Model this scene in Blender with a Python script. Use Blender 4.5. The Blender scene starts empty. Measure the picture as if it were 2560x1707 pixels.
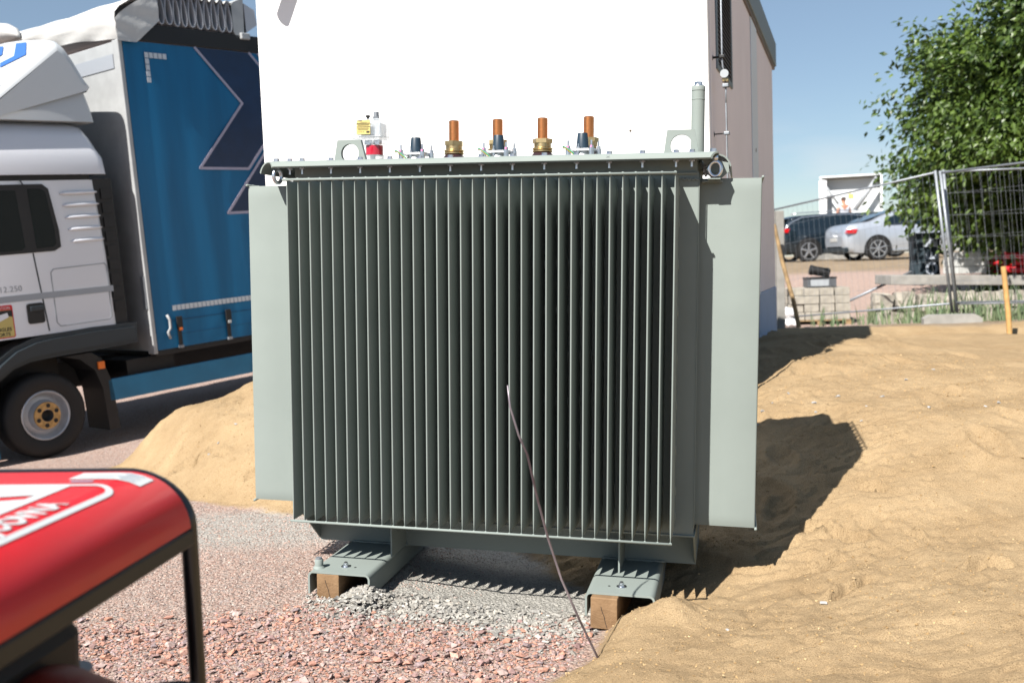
import bpy, bmesh, math, random
import numpy as np
from mathutils import Vector, Matrix, noise
random.seed(7); rng = np.random.default_rng(7)
scn = bpy.context.scene
R = math.radians
HC = 1.46                                   # camera height above the gravel

# ---------------------------------------------------------------- camera
cam = bpy.data.cameras.new('camera'); cam_o = bpy.data.objects.new('camera', cam)
scn.collection.objects.link(cam_o); scn.camera = cam_o
cam.sensor_width = 36.0; cam.lens = 35.0; cam.clip_end = 2000; cam.clip_start = 0.05
pit, rol = R(4.3), R(2.04)
fwd = Vector((0, math.cos(pit), -math.sin(pit))); up0 = Vector((0, math.sin(pit), math.cos(pit))); rt0 = Vector((1, 0, 0))
rt = rt0 * math.cos(rol) + up0 * math.sin(rol) * -1
upv = up0 * math.cos(rol) + rt0 * math.sin(rol)
m = Matrix((rt, upv, -fwd)).transposed().to_4x4(); m.translation = (0, 0, HC)
cam_o.matrix_world = m
cam.dof.use_dof = True; cam.dof.focus_distance = 4.0; cam.dof.aperture_fstop = 3.3

# ---------------------------------------------------------------- sky, sun, exposure
SUN_TRAVEL = Vector((.596, .815, -1)).normalized()
to_sun = -SUN_TRAVEL
world = bpy.data.worlds.new('World'); scn.world = world; world.use_nodes = True
nt = world.node_tree; nt.nodes.clear()
sky = nt.nodes.new('ShaderNodeTexSky'); sky.sky_type = 'NISHITA'; sky.sun_disc = False
sky.sun_elevation = math.asin(to_sun.z); sky.sun_rotation = math.atan2(to_sun.x, to_sun.y)
sky.air_density = 1.0; sky.dust_density = .25; sky.ozone_density = 2.6; sky.altitude = 300
bgn = nt.nodes.new('ShaderNodeBackground'); bgn.inputs[1].default_value = 0.05
wo = nt.nodes.new('ShaderNodeOutputWorld')
tc = nt.nodes.new('ShaderNodeTexCoord'); mp = nt.nodes.new('ShaderNodeMapping'); mp.inputs['Scale'].default_value = (2.2, 2.2, 9)
cn = nt.nodes.new('ShaderNodeTexNoise'); cn.inputs['Scale'].default_value = 2.6; cn.inputs['Detail'].default_value = 6
cr = nt.nodes.new('ShaderNodeValToRGB'); cr.color_ramp.elements[0].position = .47; cr.color_ramp.elements[1].position = .66
cr.color_ramp.elements[1].color = (.55, .55, .55, 1)
sx = nt.nodes.new('ShaderNodeSeparateXYZ'); band = nt.nodes.new('ShaderNodeMapRange'); band.inputs[1].default_value = .0; band.inputs[2].default_value = .16
band.inputs[3].default_value = 1; band.inputs[4].default_value = 0
mul = nt.nodes.new('ShaderNodeMath'); mul.operation = 'MULTIPLY'
mix = nt.nodes.new('ShaderNodeMix'); mix.data_type = 'RGBA'; mix.inputs[7].default_value = (8.2, 8.2, 8.4, 1)
L = nt.links.new
L(tc.outputs['Generated'], mp.inputs[0]); L(mp.outputs[0], cn.inputs['Vector']); L(cn.outputs['Fac'], cr.inputs[0])
L(tc.outputs['Generated'], sx.inputs[0]); L(sx.outputs[2], band.inputs[0]); L(cr.outputs[0], mul.inputs[0]); L(band.outputs[0], mul.inputs[1])
L(mul.outputs[0], mix.inputs[0]); veil = nt.nodes.new('ShaderNodeMix'); veil.data_type = 'RGBA'; veil.inputs[0].default_value = .22; veil.inputs[7].default_value = (4.9, 6.1, 6.8, 1); L(sky.outputs[0], veil.inputs[6]); L(veil.outputs[2], mix.inputs[6]); L(mix.outputs[2], bgn.inputs[0]); L(bgn.outputs[0], wo.inputs[0])
sun = bpy.data.lights.new('sun', 'SUN'); sun.energy = 5.0; sun.angle = R(.53); sun.color = (1, .955, .89)
sun_o = bpy.data.objects.new('sun', sun); scn.collection.objects.link(sun_o)
sun_o.rotation_euler = SUN_TRAVEL.to_track_quat('-Z', 'Y').to_euler(); sun_o.location = (-20, -30, 40)
scn.view_settings.view_transform = 'Standard'; scn.view_settings.look = 'None'
scn.view_settings.exposure = 1.1; scn.view_settings.gamma = 1.0; scn.view_settings.use_curve_mapping = False
scn.cycles.use_denoising = True; scn.cycles.max_bounces = 6; scn.cycles.diffuse_bounces = 1; scn.cycles.transparent_max_bounces = 12

# ---------------------------------------------------------------- materials
def mat(name, col, rough=.6, metal=0, var=0, vscale=8, bump=0, bscale=40, spec=.5, trans=0, coat=0, emis=None, col2=None, alpha=1, vdetail=4, stretch=None):
    m = bpy.data.materials.new(name); m.use_nodes = True; n = m.node_tree.nodes; l = m.node_tree.links.new
    b = n['Principled BSDF']; b.inputs['Base Color'].default_value = (*col, 1); b.inputs['Roughness'].default_value = rough
    b.inputs['Metallic'].default_value = metal; b.inputs['Specular IOR Level'].default_value = spec
    if trans: b.inputs['Transmission Weight'].default_value = trans
    if coat: b.inputs['Coat Weight'].default_value = coat; b.inputs['Coat Roughness'].default_value = .06
    if alpha < 1: b.inputs['Alpha'].default_value = alpha
    if var or bump or col2:
        t = n.new('ShaderNodeTexCoord'); vec = t.outputs['Object']
        if stretch:
            mpn = n.new('ShaderNodeMapping'); mpn.inputs['Scale'].default_value = stretch; l(vec, mpn.inputs[0]); vec = mpn.outputs[0]
    if var or col2:
        no = n.new('ShaderNodeTexNoise'); no.inputs['Scale'].default_value = vscale; no.inputs['Detail'].default_value = vdetail; l(vec, no.inputs['Vector'])
        rp = n.new('ShaderNodeValToRGB'); rp.color_ramp.elements[0].position = .35; rp.color_ramp.elements[1].position = .68
        c2 = col2 if col2 else tuple(c * (1 + var) for c in col)
        c1 = col if col2 else tuple(c * (1 - var) for c in col)
        rp.color_ramp.elements[0].color = (*c1, 1); rp.color_ramp.elements[1].color = (*c2, 1)
        l(no.outputs['Fac'], rp.inputs[0]); l(rp.outputs[0], b.inputs['Base Color'])
    if bump:
        nb = n.new('ShaderNodeTexNoise'); nb.inputs['Scale'].default_value = bscale; nb.inputs['Detail'].default_value = 5; l(vec, nb.inputs['Vector'])
        bu = n.new('ShaderNodeBump'); bu.inputs['Strength'].default_value = bump; bu.inputs['Distance'].default_value = .01
        l(nb.outputs['Fac'], bu.inputs['Height']); l(bu.outputs[0], b.inputs['Normal'])
    return m
M = {}
M['paint'] = mat('transformer_grey_green', (.212, .243, .228), .55, var=.04, vscale=3, bump=.04, bscale=260, spec=.10)
M['zinc'] = mat('zinc_plated_steel', (.62, .64, .68), .28, 1, var=.12, vscale=60)
M['galv'] = mat('galvanised_steel', (.24, .26, .285), .5, .5, var=.12, vscale=20)
M['copper'] = mat('copper_stud', (.72, .27, .10), .3, 1, var=.12, vscale=50)
M['brass'] = mat('brass_nut', (.50, .38, .20), .38, 1, var=.15, vscale=50)
M['porcelain'] = mat('dark_brown_porcelain', (.03, .012, .012), .15, 0, coat=.8)
M['plug'] = mat('blue_black_plastic', (.012, .028, .045), .45)
M['alu'] = mat('cast_aluminium', (.68, .69, .70), .38, .8, bump=.2, bscale=200)
M['clear'] = mat('clear_plastic', (.55, .60, .64), .05, trans=.5, alpha=.5)
M['label_y'] = mat('yellow_label', (.52, .42, .14), .5)
M['ink'] = mat('black_print', (.01, .01, .01), .6)
M['redfluid'] = mat('red_sight_glass', (.38, .012, .03), .12, coat=.6)
M['black'] = mat('black_rubber', (.006, .006, .0065), .55)
M['blackmetal'] = mat('black_enamel_steel', (.006, .006, .007), .3, coat=.3)
M['wood'] = mat('sawn_timber', (.15, .085, .038), .8, col2=(.26, .16, .082), vscale=9, bump=.35, bscale=70, stretch=(1, .12, 1))
M['ring'] = mat('dark_growth_wood', (.115, .062, .028), .85)
M['woodpole'] = mat('weathered_wood_pole', (.30, .20, .10), .8, var=.3, vscale=12)
M['woodstake'] = mat('fresh_yellow_wood', (.42, .25, .09), .75, var=.15, vscale=12)
M['white_wall'] = mat('white_render', (.80, .80, .79), .85, var=.015, vscale=1.2, bump=.06, bscale=160)
M['plinth'] = mat('blue_grey_plinth', (.33, .41, .56), .8, var=.04, vscale=3, bump=.05, bscale=120)
M['side_wall'] = mat('shade_tinted_render', (.76, .71, .74), .85, var=.03, vscale=2, bump=.06, bscale=160)  # white render again, toned pinkish to carry shade and warm bounce in its colour
M['fascia'] = mat('grey_sheet_metal', (.20, .235, .26), .5, .3)
M['downpipe'] = mat('light_grey_strip', (.66, .72, .79), .5)
M['ventdark'] = mat('dark_vent_cavity', (.008, .007, .007), .8)
M['slat'] = mat('brown_vent_slat', (.16, .12, .10), .5, .4)
M['cab'] = mat('white_cab_paint', (.66, .67, .71), .22, coat=.5, spec=.5)
M['fairing'] = mat('white_fairing_plastic', (.50, .525, .54), .38)
M['blackplastic'] = mat('dark_grey_plastic', (.016, .023, .029), .42, bump=.05, bscale=200)
M['glass_dark'] = mat('dark_glass', (.004, .008, .008), .12, spec=.18)
M['greystripe'] = mat('grey_stripe', (.27, .29, .32), .4)
M['curtain'] = mat('blue_tarpaulin', (.0006, .098, .225), .5, col2=(.001, .125, .28), vscale=2.2, bump=.22, bscale=3.0, spec=.4, stretch=(2.6, 1, .25))
M['navy'] = mat('navy_print', (.001, .018, .062), .45, var=.1)
M['lilac'] = mat('pale_outline_print', (.33, .31, .40), .5)
M['reflect'] = mat('reflective_squares', (.50, .54, .58), .4)
M['bluelogo'] = mat('blue_logo_print', (.03, .11, .36), .4)
M['postwhite'] = mat('white_post', (.32, .33, .335), .5, var=.08, vscale=6)
M['tarp'] = mat('white_tarp', (.47, .47, .46), .6, var=.05, vscale=2.5, bump=.6, bscale=5)
M['fold'] = mat('grey_folded_tarp', (.42, .44, .48), .55)
M['skirt'] = mat('blue_side_skirt', (.010, .15, .29), .4, var=.1, vscale=3)
M['tyre'] = mat('tyre_rubber', (.006, .006, .0065), .7, bump=.2, bscale=60)
M['rim'] = mat('grey_wheel_dish', (.42, .44, .47), .4, .3, var=.1)
M['hub'] = mat('bronze_hub_ring', (.45, .29, .12), .42, .5, var=.25, vscale=25)
M['chassis'] = mat('black_chassis', (.005, .005, .0055), .6)
M['orange'] = mat('orange_reflector', (.75, .17, .02), .3)
M['red'] = mat('red_powder_coat', (.52, .004, .007), .33, coat=.12, var=.06, vscale=6)
M['whiteprint'] = mat('white_print', (.50, .52, .52), .4)
M['lip'] = mat('olive_black_lip', (.009, .008, .0055), .5)
M['enginered'] = mat('dull_red_housing', (.16, .015, .008), .5)
M['carsilver'] = mat('silver_car_paint', (.44, .48, .54), .28, .5, coat=.7)
M['cardark'] = mat('dark_blue_car_paint', (.008, .015, .022), .2, .1, coat=.6)
M['carglass'] = mat('car_glass', (.006, .012, .018), .08, spec=.5, coat=.3)
M['chrome'] = mat('bright_trim', (.75, .77, .80), .2, .9)
M['alloy'] = mat('alloy_wheel', (.58, .60, .64), .25, .8)
M['taillight'] = mat('red_tail_light', (.48, .008, .012), .1, coat=1)
M['plate'] = mat('licence_plate', (.40, .40, .39), .5)
M['truckwhite'] = mat('pale_truck_panel', (.72, .75, .76), .5)
M['fadedgrey'] = mat('grey_strut', (.30, .32, .34), .5)
M['skin'] = mat('skin', (.46, .21, .13), .6)
M['shirt'] = mat('pale_grey_shirt', (.52, .54, .60), .8)
M['trousers'] = mat('dark_trousers', (.02, .022, .03), .8)
M['hair'] = mat('brown_hair', (.05, .03, .02), .8)
M['concrete'] = mat('concrete', (.25, .24, .22), .9, var=.15, vscale=6, bump=.3, bscale=60)
M['paver'] = mat('pale_concrete_block', (.31, .285, .24), .9, var=.22, vscale=5, bump=.3, bscale=50)
M['whiteblock'] = mat('white_aerated_block', (.44, .44, .42), .9, var=.05, vscale=8)
M['redpipe'] = mat('red_plastic_pipe', (.55, .012, .018), .35)
M['darkbin'] = mat('dark_slate_sack', (.018, .032, .042), .6)
M['greyprint'] = mat('grey_print', (.40, .44, .50), .6)
M['crate'] = mat('dark_grey_crate', (.075, .08, .088), .5)
M['bagwhite'] = mat('white_plastic_bag', (.78, .79, .80), .35, bump=.5, bscale=8)
M['bark'] = mat('bark', (.06, .045, .032), .95, bump=.6, bscale=18)
M['rod'] = mat('dark_rod', (.05, .03, .035), .4, .4, col2=(.42, .38, .42), vscale=2.5)
M['weed'] = mat('weed_green', (.07, .12, .055), .7, col2=(.16, .19, .10), vscale=3)
M['wire_y'] = mat('yellow_wire', (.75, .45, .03), .4)
M['wire_g'] = mat('green_wire', (.02, .25, .12), .4)
M['wire_b'] = mat('blue_wire', (.02, .18, .60), .4)
M['pink'] = mat('pink_marker_paint', (.75, .20, .40), .5)
M['purplezinc'] = mat('iridescent_washer', (.42, .38, .62), .3, .9)

def leafmat(name, a, b, tr=.35):
    m = bpy.data.materials.new(name); m.use_nodes = True; n = m.node_tree.nodes; l = m.node_tree.links.new
    p = n['Principled BSDF']; p.inputs['Roughness'].default_value = .42; at = n.new('ShaderNodeAttribute'); at.attribute_name = 'tone'
    rp = n.new('ShaderNodeValToRGB'); rp.color_ramp.elements[0].color = (*a, 1); rp.color_ramp.elements[1].color = (*b, 1)
    e = rp.color_ramp.elements.new(.985); e.color = (*b, 1); rp.color_ramp.elements[-1].color = (.45, .13, .03, 1)
    l(at.outputs['Fac'], rp.inputs[0]); l(rp.outputs[0], p.inputs['Base Color'])
    tl = n.new('ShaderNodeBsdfTranslucent'); l(rp.outputs[0], tl.inputs[0]); mx = n.new('ShaderNodeMixShader'); mx.inputs[0].default_value = tr
    l(p.outputs[0], mx.inputs[1]); l(tl.outputs[0], mx.inputs[2]); l(mx.outputs[0], n['Material Output'].inputs[0]); return m
M['leaf'] = leafmat('tree_leaves', (.011, .033, .008), (.135, .205, .034), .28)  # dark-to-yellow range stretched to suggest sunlit highlights and deep shade

# ---------------------------------------------------------------- mesh builder
class MB:
    def __init__(s): s.v = []; s.f = []; s.mi = []; s.sm = []; s.cur = 0; s.smooth = False
    def add(s, vs, fs):
        o = len(s.v); s.v += [tuple(x) for x in vs]
        for f in fs: s.f.append(tuple(o + i for i in f)); s.mi.append(s.cur); s.sm.append(s.smooth)
        return s
    def box(s, x0, x1, y0, y1, z0, z1, mt=None):
        v = [(x, y, z) for z in (z0, z1) for y in (y0, y1) for x in (x0, x1)]
        if mt is not None: v = [tuple(mt @ Vector(p)) for p in v]
        return s.add(v, [(0, 2, 3, 1), (4, 5, 7, 6), (0, 1, 5, 4), (2, 6, 7, 3), (0, 4, 6, 2), (1, 3, 7, 5)])
    def bbox(s, x0, x1, y0, y1, z0, z1, b=.004, mt=None):   # box with chamfered edges
        bm = bmesh.new(); bmesh.ops.create_cube(bm, size=1)
        for v in bm.verts: v.co = Vector(((x0 + x1) / 2 + v.co.x * (x1 - x0), (y0 + y1) / 2 + v.co.y * (y1 - y0), (z0 + z1) / 2 + v.co.z * (z1 - z0)))
        bmesh.ops.bevel(bm, geom=bm.edges[:], offset=b, segments=2, affect='EDGES', profile=.5)
        vs = [(mt @ v.co) if mt is not None else v.co.copy() for v in bm.verts]; fs = [[v.index for v in f.verts] for f in bm.faces]
        bm.free(); return s.add(vs, fs)
    def prism(s, prof, a0, a1, axis='y', caps=True):       # closed 2d profile extruded along an axis
        n = len(prof)
        def P(p, a): return {'y': (p[0], a, p[1]), 'x': (a, p[0], p[1]), 'z': (p[0], p[1], a)}[axis]
        v = [P(p, a0) for p in prof] + [P(p, a1) for p in prof]
        f = [(i, (i + 1) % n, n + (i + 1) % n, n + i) for i in range(n)]
        if caps: f += [tuple(range(n))[::-1], tuple(range(n, 2 * n))]
        return s.add(v, f)
    def strip(s, prof, a0, a1, th, axis='x'):              # open 2d line thickened and extruded
        P = []
        for i, p in enumerate(prof):
            a = Vector(prof[max(i - 1, 0)]); b = Vector(prof[min(i + 1, len(prof) - 1)]); t = (b - a).normalized(); P.append((p[0] - t.y * th, p[1] + t.x * th))
        return s.prism(list(prof) + P[::-1], a0, a1, axis)
    def lathe(s, prof, n=24, c=(0, 0, 0), axis='z', cap=True):
        v = []; f = []
        for r, h in prof:
            for k in range(n):
                a = 2 * math.pi * k / n; x, y = r * math.cos(a), r * math.sin(a)
                p = {'z': (x, y, h), 'y': (x, h, y), 'x': (h, x, y)}[axis]; v.append((p[0] + c[0], p[1] + c[1], p[2] + c[2]))
        for i in range(len(prof) - 1):
            for k in range(n):
                q = (i * n + k, i * n + (k + 1) % n, (i + 1) * n + (k + 1) % n, (i + 1) * n + k); f.append(q if axis != 'y' else q[::-1])
        if cap: f += [tuple(range(n))[::-1], tuple(range((len(prof) - 1) * n, len(prof) * n))]
        return s.add(v, f)
    def tube(s, pts, r, n=10, closed=False):
        pts = [Vector(p) for p in pts]; rr = r if isinstance(r, (list, tuple)) else [r] * len(pts); v = []; f = []; N = len(pts)
        t0 = (pts[1] - pts[0]).normalized(); ref = Vector((0, 0, 1)) if abs(t0.z) < .9 else Vector((1, 0, 0)); u = t0.cross(ref).normalized()
        for i, p in enumerate(pts):
            a = pts[(i - 1) % N] if (closed or i) else p; b = pts[(i + 1) % N] if (closed or i < N - 1) else p
            t = (b - a).normalized(); u = (u - t * u.dot(t)).normalized(); w = t.cross(u)
            for k in range(n):
                an = 2 * math.pi * k / n; v.append(p + (u * math.cos(an) + w * math.sin(an)) * rr[i])
        for i in range(N if closed else N - 1):
            j = (i + 1) % N
            for k in range(n): f.append((i * n + k, i * n + (k + 1) % n, j * n + (k + 1) % n, j * n + k))
        if not closed: f += [tuple(range(n))[::-1], tuple(range((N - 1) * n, N * n))]
        return s.add(v, f)
    def hexn(s, r, z0, z1, c=(0, 0, 0), rot=0):
        p = [(c[0] + r * math.cos(math.pi / 3 * k + rot), c[1] + r * math.sin(math.pi / 3 * k + rot)) for k in range(6)]
        return s.prism(p, c[2] + z0, c[2] + z1, 'z')
    def grid(s, rows, flip=False):
        h, w = len(rows), len(rows[0]); v = [p for r in rows for p in r]
        f = [(i * w + j, i * w + j + 1, (i + 1) * w + j + 1, (i + 1) * w + j) for i in range(h - 1) for j in range(w - 1)]
        return s.add(v, [q[::-1] for q in f] if flip else f)
    def mesh(s, name, mats):
        me = bpy.data.meshes.new(name); me.from_pydata(s.v, [], s.f)
        for mm in (mats if isinstance(mats, list) else [mats]): me.materials.append(mm)
        me.polygons.foreach_set('material_index', s.mi); me.polygons.foreach_set('use_smooth', s.sm); me.update()
        return me
    def build(s, name, mats, parent=None, fixn=True, autosm=None, **kw):
        me = s.mesh(name, mats)
        if fixn:
            bm = bmesh.new(); bm.from_mesh(me); bmesh.ops.recalc_face_normals(bm, faces=bm.faces); bm.to_mesh(me); bm.free()
        if autosm:
            for p in me.polygons: p.use_smooth = True
            me.set_sharp_from_angle(angle=R(autosm))
        return link(name, me, parent, **kw)
def link(name, me, parent=None, loc=None, label=None, cat=None, group=None, kind=None, rot=None):
    o = bpy.data.objects.new(name, me); scn.collection.objects.link(o)
    if parent is not None: o.parent = parent
    if loc is not None: o.location = loc
    if rot is not None: o.rotation_euler = rot
    for k, v in (('label', label), ('category', cat), ('group', group), ('kind', kind)):
        if v: o[k] = v
    return o
def thing(name, label, cat, loc=(0, 0, 0), rz=0, group=None, mtx=None):
    o = link(name, None, None, loc, label, cat, group); o.rotation_euler = (0, 0, rz); o.empty_display_size = .1
    if mtx is not None: o.matrix_world = mtx
    return o
def text_mesh(name, body, size, material, parent, mapfn, bold=.0, spacing=1.0, label=None):
    cu = bpy.data.curves.new(name, 'FONT'); cu.body = body; cu.size = size; cu.offset = bold; cu.space_character = spacing; cu.fill_mode = 'FRONT'
    to = bpy.data.objects.new('tmp', cu); scn.collection.objects.link(to); bpy.context.view_layer.update()
    me = bpy.data.meshes.new_from_object(to.evaluated_get(bpy.context.evaluated_depsgraph_get()))
    bpy.data.objects.remove(to); bpy.data.curves.remove(cu)
    for v in me.vertices: v.co = mapfn(v.co.x, v.co.y)
    me.materials.clear(); me.materials.append(material); me.name = name
    return link(name, me, parent, label=label)
def rectpoly(x0, x1, z0, z1, r=.03, n=5):
    pts = []
    for cx, cz, a0 in ((x1 - r, z1 - r, 0), (x0 + r, z1 - r, 90), (x0 + r, z0 + r, 180), (x1 - r, z0 + r, 270)):
        for k in range(n): a = R(a0 + 90 * k / (n - 1)); pts.append((cx + r * math.cos(a), cz + r * math.sin(a)))
    return pts

# ---------------------------------------------------------------- terrain
def sstep(a, b, x):
    t = np.clip((x - a) / (b - a), 0, 1); return t * t * (3 - 2 * t)
def hash2(ix, iy, sd):
    h = (ix * 374761393 + iy * 668265263 + sd * 974634777) & 0xffffffff
    h = ((h ^ (h >> 13)) * 1274126177) & 0xffffffff
    return ((h ^ (h >> 16)) & 0xffff) / 65535.0
def vnoise(x, y, sc, sd=0):
    x = np.asarray(x, float) * sc; y = np.asarray(y, float) * sc
    ix = np.floor(x).astype(np.int64); iy = np.floor(y).astype(np.int64); fx = x - ix; fy = y - iy
    fx = fx * fx * (3 - 2 * fx); fy = fy * fy * (3 - 2 * fy)
    a = hash2(ix, iy, sd); b = hash2(ix + 1, iy, sd); c = hash2(ix, iy + 1, sd); d = hash2(ix + 1, iy + 1, sd)
    return (a + (b - a) * fx) * (1 - fy) + (c + (d - c) * fx) * fy - .5
def fbm(x, y, sc, o=4, sd=0):
    r = 0; a = 1
    for k in range(o): r = r + a * vnoise(x, y, sc * 2 ** k, sd + k * 7); a *= .5
    return r
SAND = [(-3.30, 7.75), (-2.85, 7.15), (-2.1, 6.25), (-1.5, 5.75), (-.6, 5.45), (-.05, 5.0), (.22, 4.5), (.40, 4.15), (.31, 3.88), (.235, 3.72), (.20, 3.60), (.06, 3.40), (-.06, 3.1), (-.2, 2.4), (.3, 0.5), (3, -3), (40, -3), (40, 15.0), (8.5, 14.0), (6.2, 13.1), (3.9, 13.7), (1.6, 13.9), (-.2, 12.8), (-1.2, 11.0), (-2.3, 9.3), (-3.0, 8.5)]
def poly_sd(x, y, poly):
    d = np.full(np.shape(x), 1e9); inside = np.zeros(np.shape(x), bool); n = len(poly)
    for i in range(n):
        ax, ay = poly[i]; bx, by = poly[(i + 1) % n]; ex, ey = bx - ax, by - ay
        t = np.clip(((x - ax) * ex + (y - ay) * ey) / (ex * ex + ey * ey), 0, 1)
        d = np.minimum(d, np.hypot(x - ax - t * ex, y - ay - t * ey))
        c = ((ay > y) != (by > y)) & (x < (bx - ax) * (y - ay) / (by - ay + 1e-12) + ax); inside ^= c
    return np.where(inside, d, -d)
_dr = np.random.default_rng(3)
DENTS = [(float(_dr.uniform(.9, 5.2)), float(_dr.uniform(3.6, 9.5)), float(_dr.uniform(-.7, .7)), float(_dr.uniform(.010, .028))) for _ in range(46)]
CRACKS = [[(1.208, 3.754), (1.279, 3.805), (1.321, 3.807), (1.362, 3.853)], [(1.148, 4.082), (1.207, 4.087), (1.264, 4.062), (1.316, 4.105), (1.355, 4.116)],
    [(1.31, 4.488), (1.391, 4.442), (1.416, 4.369), (1.447, 4.3), (1.517, 4.269)], [(1.648, 4.735), (1.717, 4.703), (1.745, 4.66)], [(1.728, 3.74), (1.778, 3.759)], [(1.694, 4.21), (1.712, 4.174)], [(1.806, 3.756), (1.839, 3.727), (1.865, 3.721)],
    [(-2.195, 6.731), (-2.163, 6.811), (-2.09, 6.767)], [(-2.015, 6.612), (-1.936, 6.581)], [(-2.43, 6.815), (-2.373, 6.836), (-2.292, 6.8)], [(-1.711, 6.215), (-1.636, 6.215)]]
def height(x, y, detail=True):
    x = np.asarray(x, float); y = np.asarray(y, float)
    base = .075 * sstep(.1, -.7, x) * sstep(2.6, 3.9, y) * sstep(7.5, 5.5, y)
    left = -.20 * sstep(6.8, 9.0, y) + .055 * np.maximum(0, (x + 4.45) * .61 + (y - 9.35) * .79 - .3) * sstep(9, 10, y)
    left = np.minimum(left, .55)
    yy = np.array([0, 12.0, 13.0, 14.5, 17.0, 18.5, 20.5, 23.0, 26.2, 29, 34, 60, 2000]); zz = np.array([0, .50, .50, .42, .25, .30, .55, .93, 1.22, 1.27, 1.30, 1.32, 1.32])
    right = np.interp(y, yy, zz)
    w = sstep(-2.0, 3.0, x)
    b = base + left * (1 - w) + right * w * sstep(11, 13.5, y)
    sd = poly_sd(x, y, SAND) + .10 * fbm(x, y, 2.2, 3, 3)
    prof = np.interp(sd, [0, .35, .8, 1.5, 2.2, 3.0, 5], [0, .11, .20, .40, .56, .62, .62]); prof = prof + .10 * sstep(.1, .6, sd) * sstep(-1.0, -2.0, x) * sstep(1.6, .9, sd)
    front = .62 + .38 * sstep(3.6, 5.6, y) - .25 * sstep(3.4, 1.5, y)
    leftboost = 1 + .78 * sstep(.2, -1.4, x) * sstep(5, 6, y)
    back = 1 - .16 * sstep(8.5, 12.5, y) * sstep(0, 3, x)
    hs = prof * front * leftboost * back
    side = .12 * np.exp(-(((x - 2.6) / 1.0) ** 2 + ((y - 8.8) / 2.6) ** 2))       # bank against the side wall
    side = side + .085 * np.exp(-(((x - .58) / .12) ** 2 + ((y - 3.80) / .14) ** 2)) + .04 * np.exp(-(((x - .42) / .09) ** 2 + ((y - 3.72) / .12) ** 2))
    s01 = sstep(-.02, .10, sd)
    hs = hs + side * s01
    z = np.where(sd > 0, np.maximum(b, hs + b * .25), b)
    if detail:
        near = 1 / (1 + np.maximum(0, y - 6) * .12)
        z = z + s01 * (.055 * fbm(x, y * 1.5, 1.3, 3, 11) + .016 * fbm(x * .8 + y * .2, y, 5.5, 4, 5) + .013 * fbm(x, y, 22, 3, 8) * near * (.5 + 1.3 * np.clip(vnoise(x, y, 2.2, 19) + .4, 0, 1)))
        # small slumps: terraces where a noise contour breaks into a scarp
        f = fbm(x * .55 + .25 * y, y * 1.25, 2.6, 4, 21) * 5.0
        fr = f - np.floor(f); mask = np.clip(vnoise(x, y, 1.6, 40) * 4 + .1, 0, 1)
        z = z + s01 * mask * .014 * (sstep(.0, .06, fr) - fr)
        z = z + (1 - s01) * (.014 * fbm(x, y, 2.0, 3, 31) + .006 * fbm(x, y, 14, 3, 33) + .004 * fbm(x, y, 60, 2, 35) * near)
        for k in range(len(DENTS)):
            dx_, dy_, ang_, dep_ = DENTS[k]; ca2, sa2 = np.cos(ang_), np.sin(ang_); lx_ = (x - dx_) * ca2 + (y - dy_) * sa2; ly_ = -(x - dx_) * sa2 + (y - dy_) * ca2
            e2 = (lx_ / .055) ** 2 + (ly_ / .14) ** 2; z = z - s01 * dep_ * (np.exp(-e2 ** 2) - .45 * np.exp(-((np.sqrt(e2 + 1e-6) - 1.45) / .35) ** 2))
        for cr__ in CRACKS:
            dm = np.full(np.shape(x), 9.0)
            for (ax, ay), (bx_, by_) in zip(cr__[:-1], cr__[1:]):
                ex_, ey_ = bx_ - ax, by_ - ay; t = np.clip(((x - ax) * ex_ + (y - ay) * ey_) / (ex_ ** 2 + ey_ ** 2), 0, 1)
                dm = np.minimum(dm, np.hypot(x - ax - t * ex_, y - ay - t * ey_))
            sx0 = (cr__[0][0] + cr__[-1][0]) / 2; sy0 = (cr__[0][1] + cr__[-1][1]) / 2; span = .5 * np.hypot(cr__[0][0] - cr__[-1][0], cr__[0][1] - cr__[-1][1]) + .02
            dj = dm + .012 * vnoise(x, y, 30, 71) + .008 * vnoise(x, y, 70, 72)
            my = sy0 + (x - sx0) * (cr__[-1][1] - cr__[0][1]) / (cr__[-1][0] - cr__[0][0] + 1e-6)
            z = z - .045 * np.exp(-(dj / .013) ** 2) + .034 * np.exp(-((dj - .02) / .022) ** 2) * (y > my) * sstep(span * 1.3, span * .7, np.hypot(x - sx0, y - sy0))
    return z
def H(x, y): return float(height(np.array([x]), np.array([y]))[0])

def axis_pts(dense0, dense1, step, lo, hi, g=1.045):
    a = list(np.arange(dense0, dense1, step)); s = step; x = dense1
    while x < hi: a.append(x); s *= g; x += s
    a.append(hi); s = step; x = dense0 - step; b = []
    while x > lo: b.append(x); s *= g; x -= s
    b.append(lo); return np.array(b[::-1] + a)
xs = axis_pts(-2.9, 3.1, .0125, -400, 400, 1.03); ys = axis_pts(2.9, 6.2, .0125, -60, 900, 1.016)
X, Y = np.meshgrid(xs, ys); Z = height(X, Y)
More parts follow.
